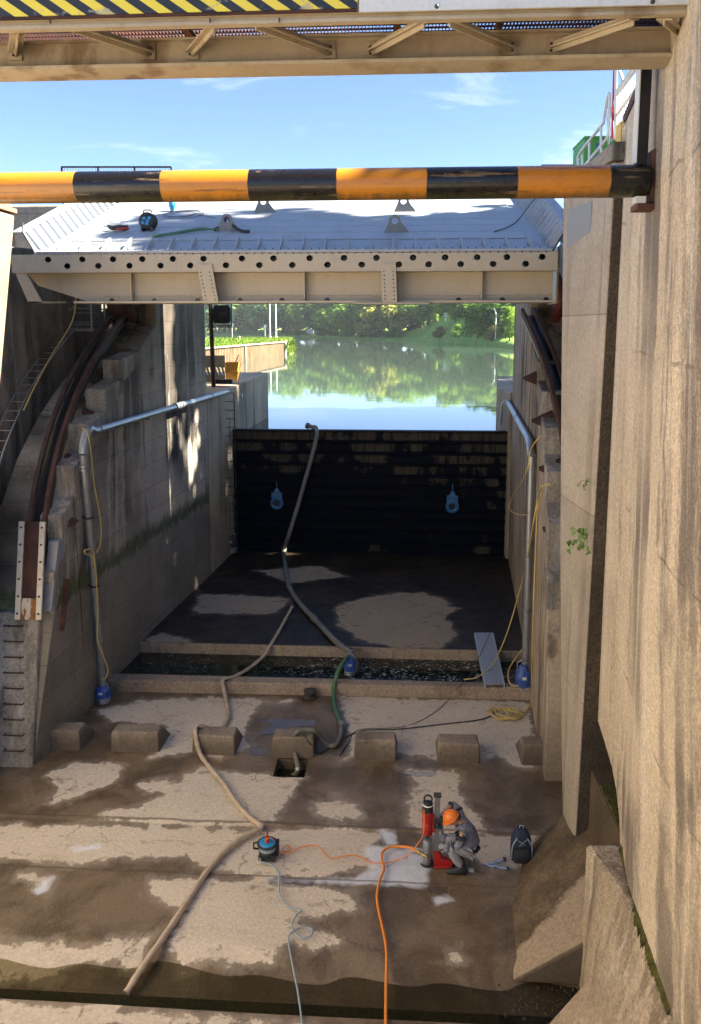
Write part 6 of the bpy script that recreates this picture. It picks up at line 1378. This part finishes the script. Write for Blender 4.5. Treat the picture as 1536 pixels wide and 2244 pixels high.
for i in range(13):
    px = 640+i*20+rd.uniform(-6,6); tree(bank_pt(px, 2.5), 'bush', 'leaf_dark' if i%3 else 'leaf_mid', rd.uniform(2.0,3.4), 'low dark green bush in the fringe along the far shore', 'bush', 'low bushes fringing the far shore', 1.6)
for i in range(5):
    px = 470+i*20; tree(bank_pt(px, 2), 'bush', 'leaf_mid', rd.uniform(2.2,3.6), 'mid green bush along the far left shore beyond the island', 'bush', 'bushes beyond the island', 1.6)
# unseen trees, added and sized to dapple the weir and leave a sun slit
SHADE_TREES = [(17.5,9.5,15.5,1.1),(17.5,14.5,20,.8),(18.5,16.7,24,.62),(18.5,21.6,18.5,.5),(19,24.7,25.5,.64),(20.5,32,25,1.0),(25,19.0,16,.8),(25,29,26,.6)]

# ---------------------------------------------------------------- poles, signs
for px, yt, lab in ((592,655,'taller of two thin white masts on the grass island'),(605,666,'shorter thin white mast with a small foot on the grass island')):
    p = PZ(px,741,6.55); b = MB(); h = PY(px,yt,p.y).z; b.tube([p,Vector((p.x,p.y,h))], [.16,.10], 8); b.lathe(p, [(.3,0),(.3,.3),(.14,.35)], 10); tag(b.build('mast', M['white_stuff']), lab, 'mast', 'white masts on the island')
p = bank_pt(1087,5); t = thing('street_lamp', p, 'pale street lamp with a curved arm on the far right bank', 'street lamp')
b = MB(); top_ = PY(1087,690,p.y); e = PY(1072,677,p.y); b.tube(smooth_path([p,p.lerp(top_,.6),top_,PY(1084,679,p.y),PY(1079,676,p.y),e],4), .11, 8); b.build('post', M['white_stuff'], t)
b = MB(); b.box(e+Vector((-.5,-.12,-.1)), e+Vector((.15,.12,.08))); b.build('lamp_head', M['white_stuff'], t)
for px, y0_, y1_, lab in ((509,708,742,'thin post with a small blank panel on the left of the island'),(581,712,742,'thin white post left of the masts')):
    p = PZ(px,742,6.55); t = thing('sign_post', p, lab, 'sign'); h = PY(px,y0_,p.y).z; b = MB(); b.cyl(p,(p.x,p.y,h),.05,6); b.build('post', M['white_stuff'], t); b = MB(); b.box((p.x-.22,p.y-.06,h-.7),(p.x+.22,p.y-.02,h)); b.build('panel', M['white_stuff'], t)
p = bank_pt(978,18); t = thing('sign_post', p, 'small white sign on the grassy slope of the far bank', 'sign'); b = MB(); b.cyl(p,p+Vector((0,0,2.6)),.07,6); b.build('post', M['white_stuff'], t); b = MB(); b.box(p+Vector((-.6,-.1,1.6)), p+Vector((.6,-.04,2.8))); b.build('panel', M['white_stuff'], t)
p = PZ(524,747,6.55); b = MB(); b.lathe(p, [(.28,0),(.2,.1),(.17,.5),(.26,.6),(.2,.72),(.0,.75)], 12); tag(b.build('bollard', M['c_quay']), 'grey mooring bollard in the island grass', 'bollard')
for i, px in enumerate((683,700)):
    p = bank_pt(px, 3); b = MB(); b.box(p+Vector((-1.6,-.8,.6)), p+Vector((1.6,.8,2.3))); b.box(p+Vector((-1.1,-.7,2.3)), p+Vector((1.1,.7,2.9))); tag(b.build('caravan', M['white_stuff'], bevel=.15), ['pale caravan half hidden under the far trees, the left of two','pale caravan half hidden under the far trees, the right of two'][i], 'caravan')
EXPOSURE = 3.0
# ================================================================= LIGHT, SKY, CAMERA
SUN_EL = R(44); SUN_AZ = R(90)      # azimuth from +Y (upstream) toward +X (right)
sd_ = Vector((math.sin(SUN_AZ)*math.cos(SUN_EL), math.cos(SUN_AZ)*math.cos(SUN_EL), math.sin(SUN_EL)))
L = bpy.data.lights.new('sun', 'SUN'); L.energy = 5.0; L.angle = R(.53); L.color = (1.0,.91,.77)
so = bpy.data.objects.new('sun', L); COL.objects.link(so); so.rotation_euler = (-sd_).to_track_quat('-Z', 'Y').to_euler(); so.location = (30,10,40)
for i, (x, y, h, wd_) in enumerate(SHADE_TREES): tree(Vector((x,y,10.4)), 'tall', 'leaf_mid', h, 'unseen leafy tree added on the right quay to shade the weir', group='shade trees added on the right quay', wide=wd_)
W = bpy.data.worlds.new('World'); sc.world = W; W.use_nodes = True; nt = W.node_tree; nt.nodes.clear()
out = nt.nodes.new('ShaderNodeOutputWorld'); bg = nt.nodes.new('ShaderNodeBackground'); sky = nt.nodes.new('ShaderNodeTexSky')
sky.sky_type = 'NISHITA'; sky.sun_disc = False; sky.sun_elevation = SUN_EL; sky.sun_rotation = SUN_AZ; sky.altitude = 100; sky.air_density = .5; sky.dust_density = .3; sky.ozone_density = 3.0
# thin cirrus in the sky dome
tc = nt.nodes.new('ShaderNodeTexCoord'); mp = nt.nodes.new('ShaderNodeMapping'); mp.inputs['Scale'].default_value = (3.0,3.0,11); mp.inputs['Rotation'].default_value = (.15,.5,.4)
nz = nt.nodes.new('ShaderNodeTexNoise'); nz.inputs['Scale'].default_value = 1.3; nz.inputs['Detail'].default_value = 9; nz.inputs['Roughness'].default_value = .62; nz.inputs['Distortion'].default_value = .9
rp_ = nt.nodes.new('ShaderNodeValToRGB'); rp_.color_ramp.elements[0].position = .54; rp_.color_ramp.elements[1].position = .78; rp_.color_ramp.elements[1].color = (.42,.42,.42,1)
mx = nt.nodes.new('ShaderNodeMix'); mx.data_type = 'RGBA'; mx.inputs[7].default_value = (5.2,5.3,5.4,1)
nt.links.new(tc.outputs['Generated'], mp.inputs[0]); nt.links.new(mp.outputs[0], nz.inputs[0]); nt.links.new(nz.outputs[0], rp_.inputs[0]); nt.links.new(rp_.outputs[0], mx.inputs[0]); nt.links.new(sky.outputs[0], mx.inputs[6])
nt.links.new(mx.outputs[2], bg.inputs[0]); bg.inputs[1].default_value = .05; nt.links.new(bg.outputs[0], out.inputs[0])
cam = bpy.data.cameras.new('camera'); co = bpy.data.objects.new('camera', cam); COL.objects.link(co); sc.camera = co
cam.sensor_fit = 'VERTICAL'; cam.sensor_height = 36; cam.lens = F/2244*36; cam.clip_end = 6000; cam.clip_start = .1
cam.shift_y = (CY-1122)/2244; cam.shift_x = (768-CX)/2244
co.location = (0,0,CAMH); co.rotation_euler = (R(90)-PIT, 0, YAW)
vs_ = sc.view_settings; vs_.view_transform = 'Standard'; vs_.look = 'None'; vs_.exposure = EXPOSURE; vs_.gamma = 1
sc.cycles.use_denoising = True; sc.cycles.max_bounces = 8; sc.cycles.transparent_max_bounces = 12; sc.cycles.caustics_reflective = False; sc.cycles.caustics_refractive = False

g = NT('haze'); g.t.nodes.clear(); o_ = g.t.nodes.new('ShaderNodeOutputMaterial'); v_ = g.t.nodes.new('ShaderNodeVolumePrincipled')
v_.inputs['Color'].default_value = (.80,.88,.95,1); v_.inputs['Density'].default_value = .00016; v_.inputs['Anisotropy'].default_value = .2; g.t.links.new(v_.outputs[0], o_.inputs['Volume']); M['haze'] = g.m
b = MB(); b.box((-900,-60,-3),(1300,1300,48)); tag(b.build('haze', M['haze']), 'thin pale morning haze over the whole river', 'haze', kind='stuff')
sc.cycles.volume_bounces = 0
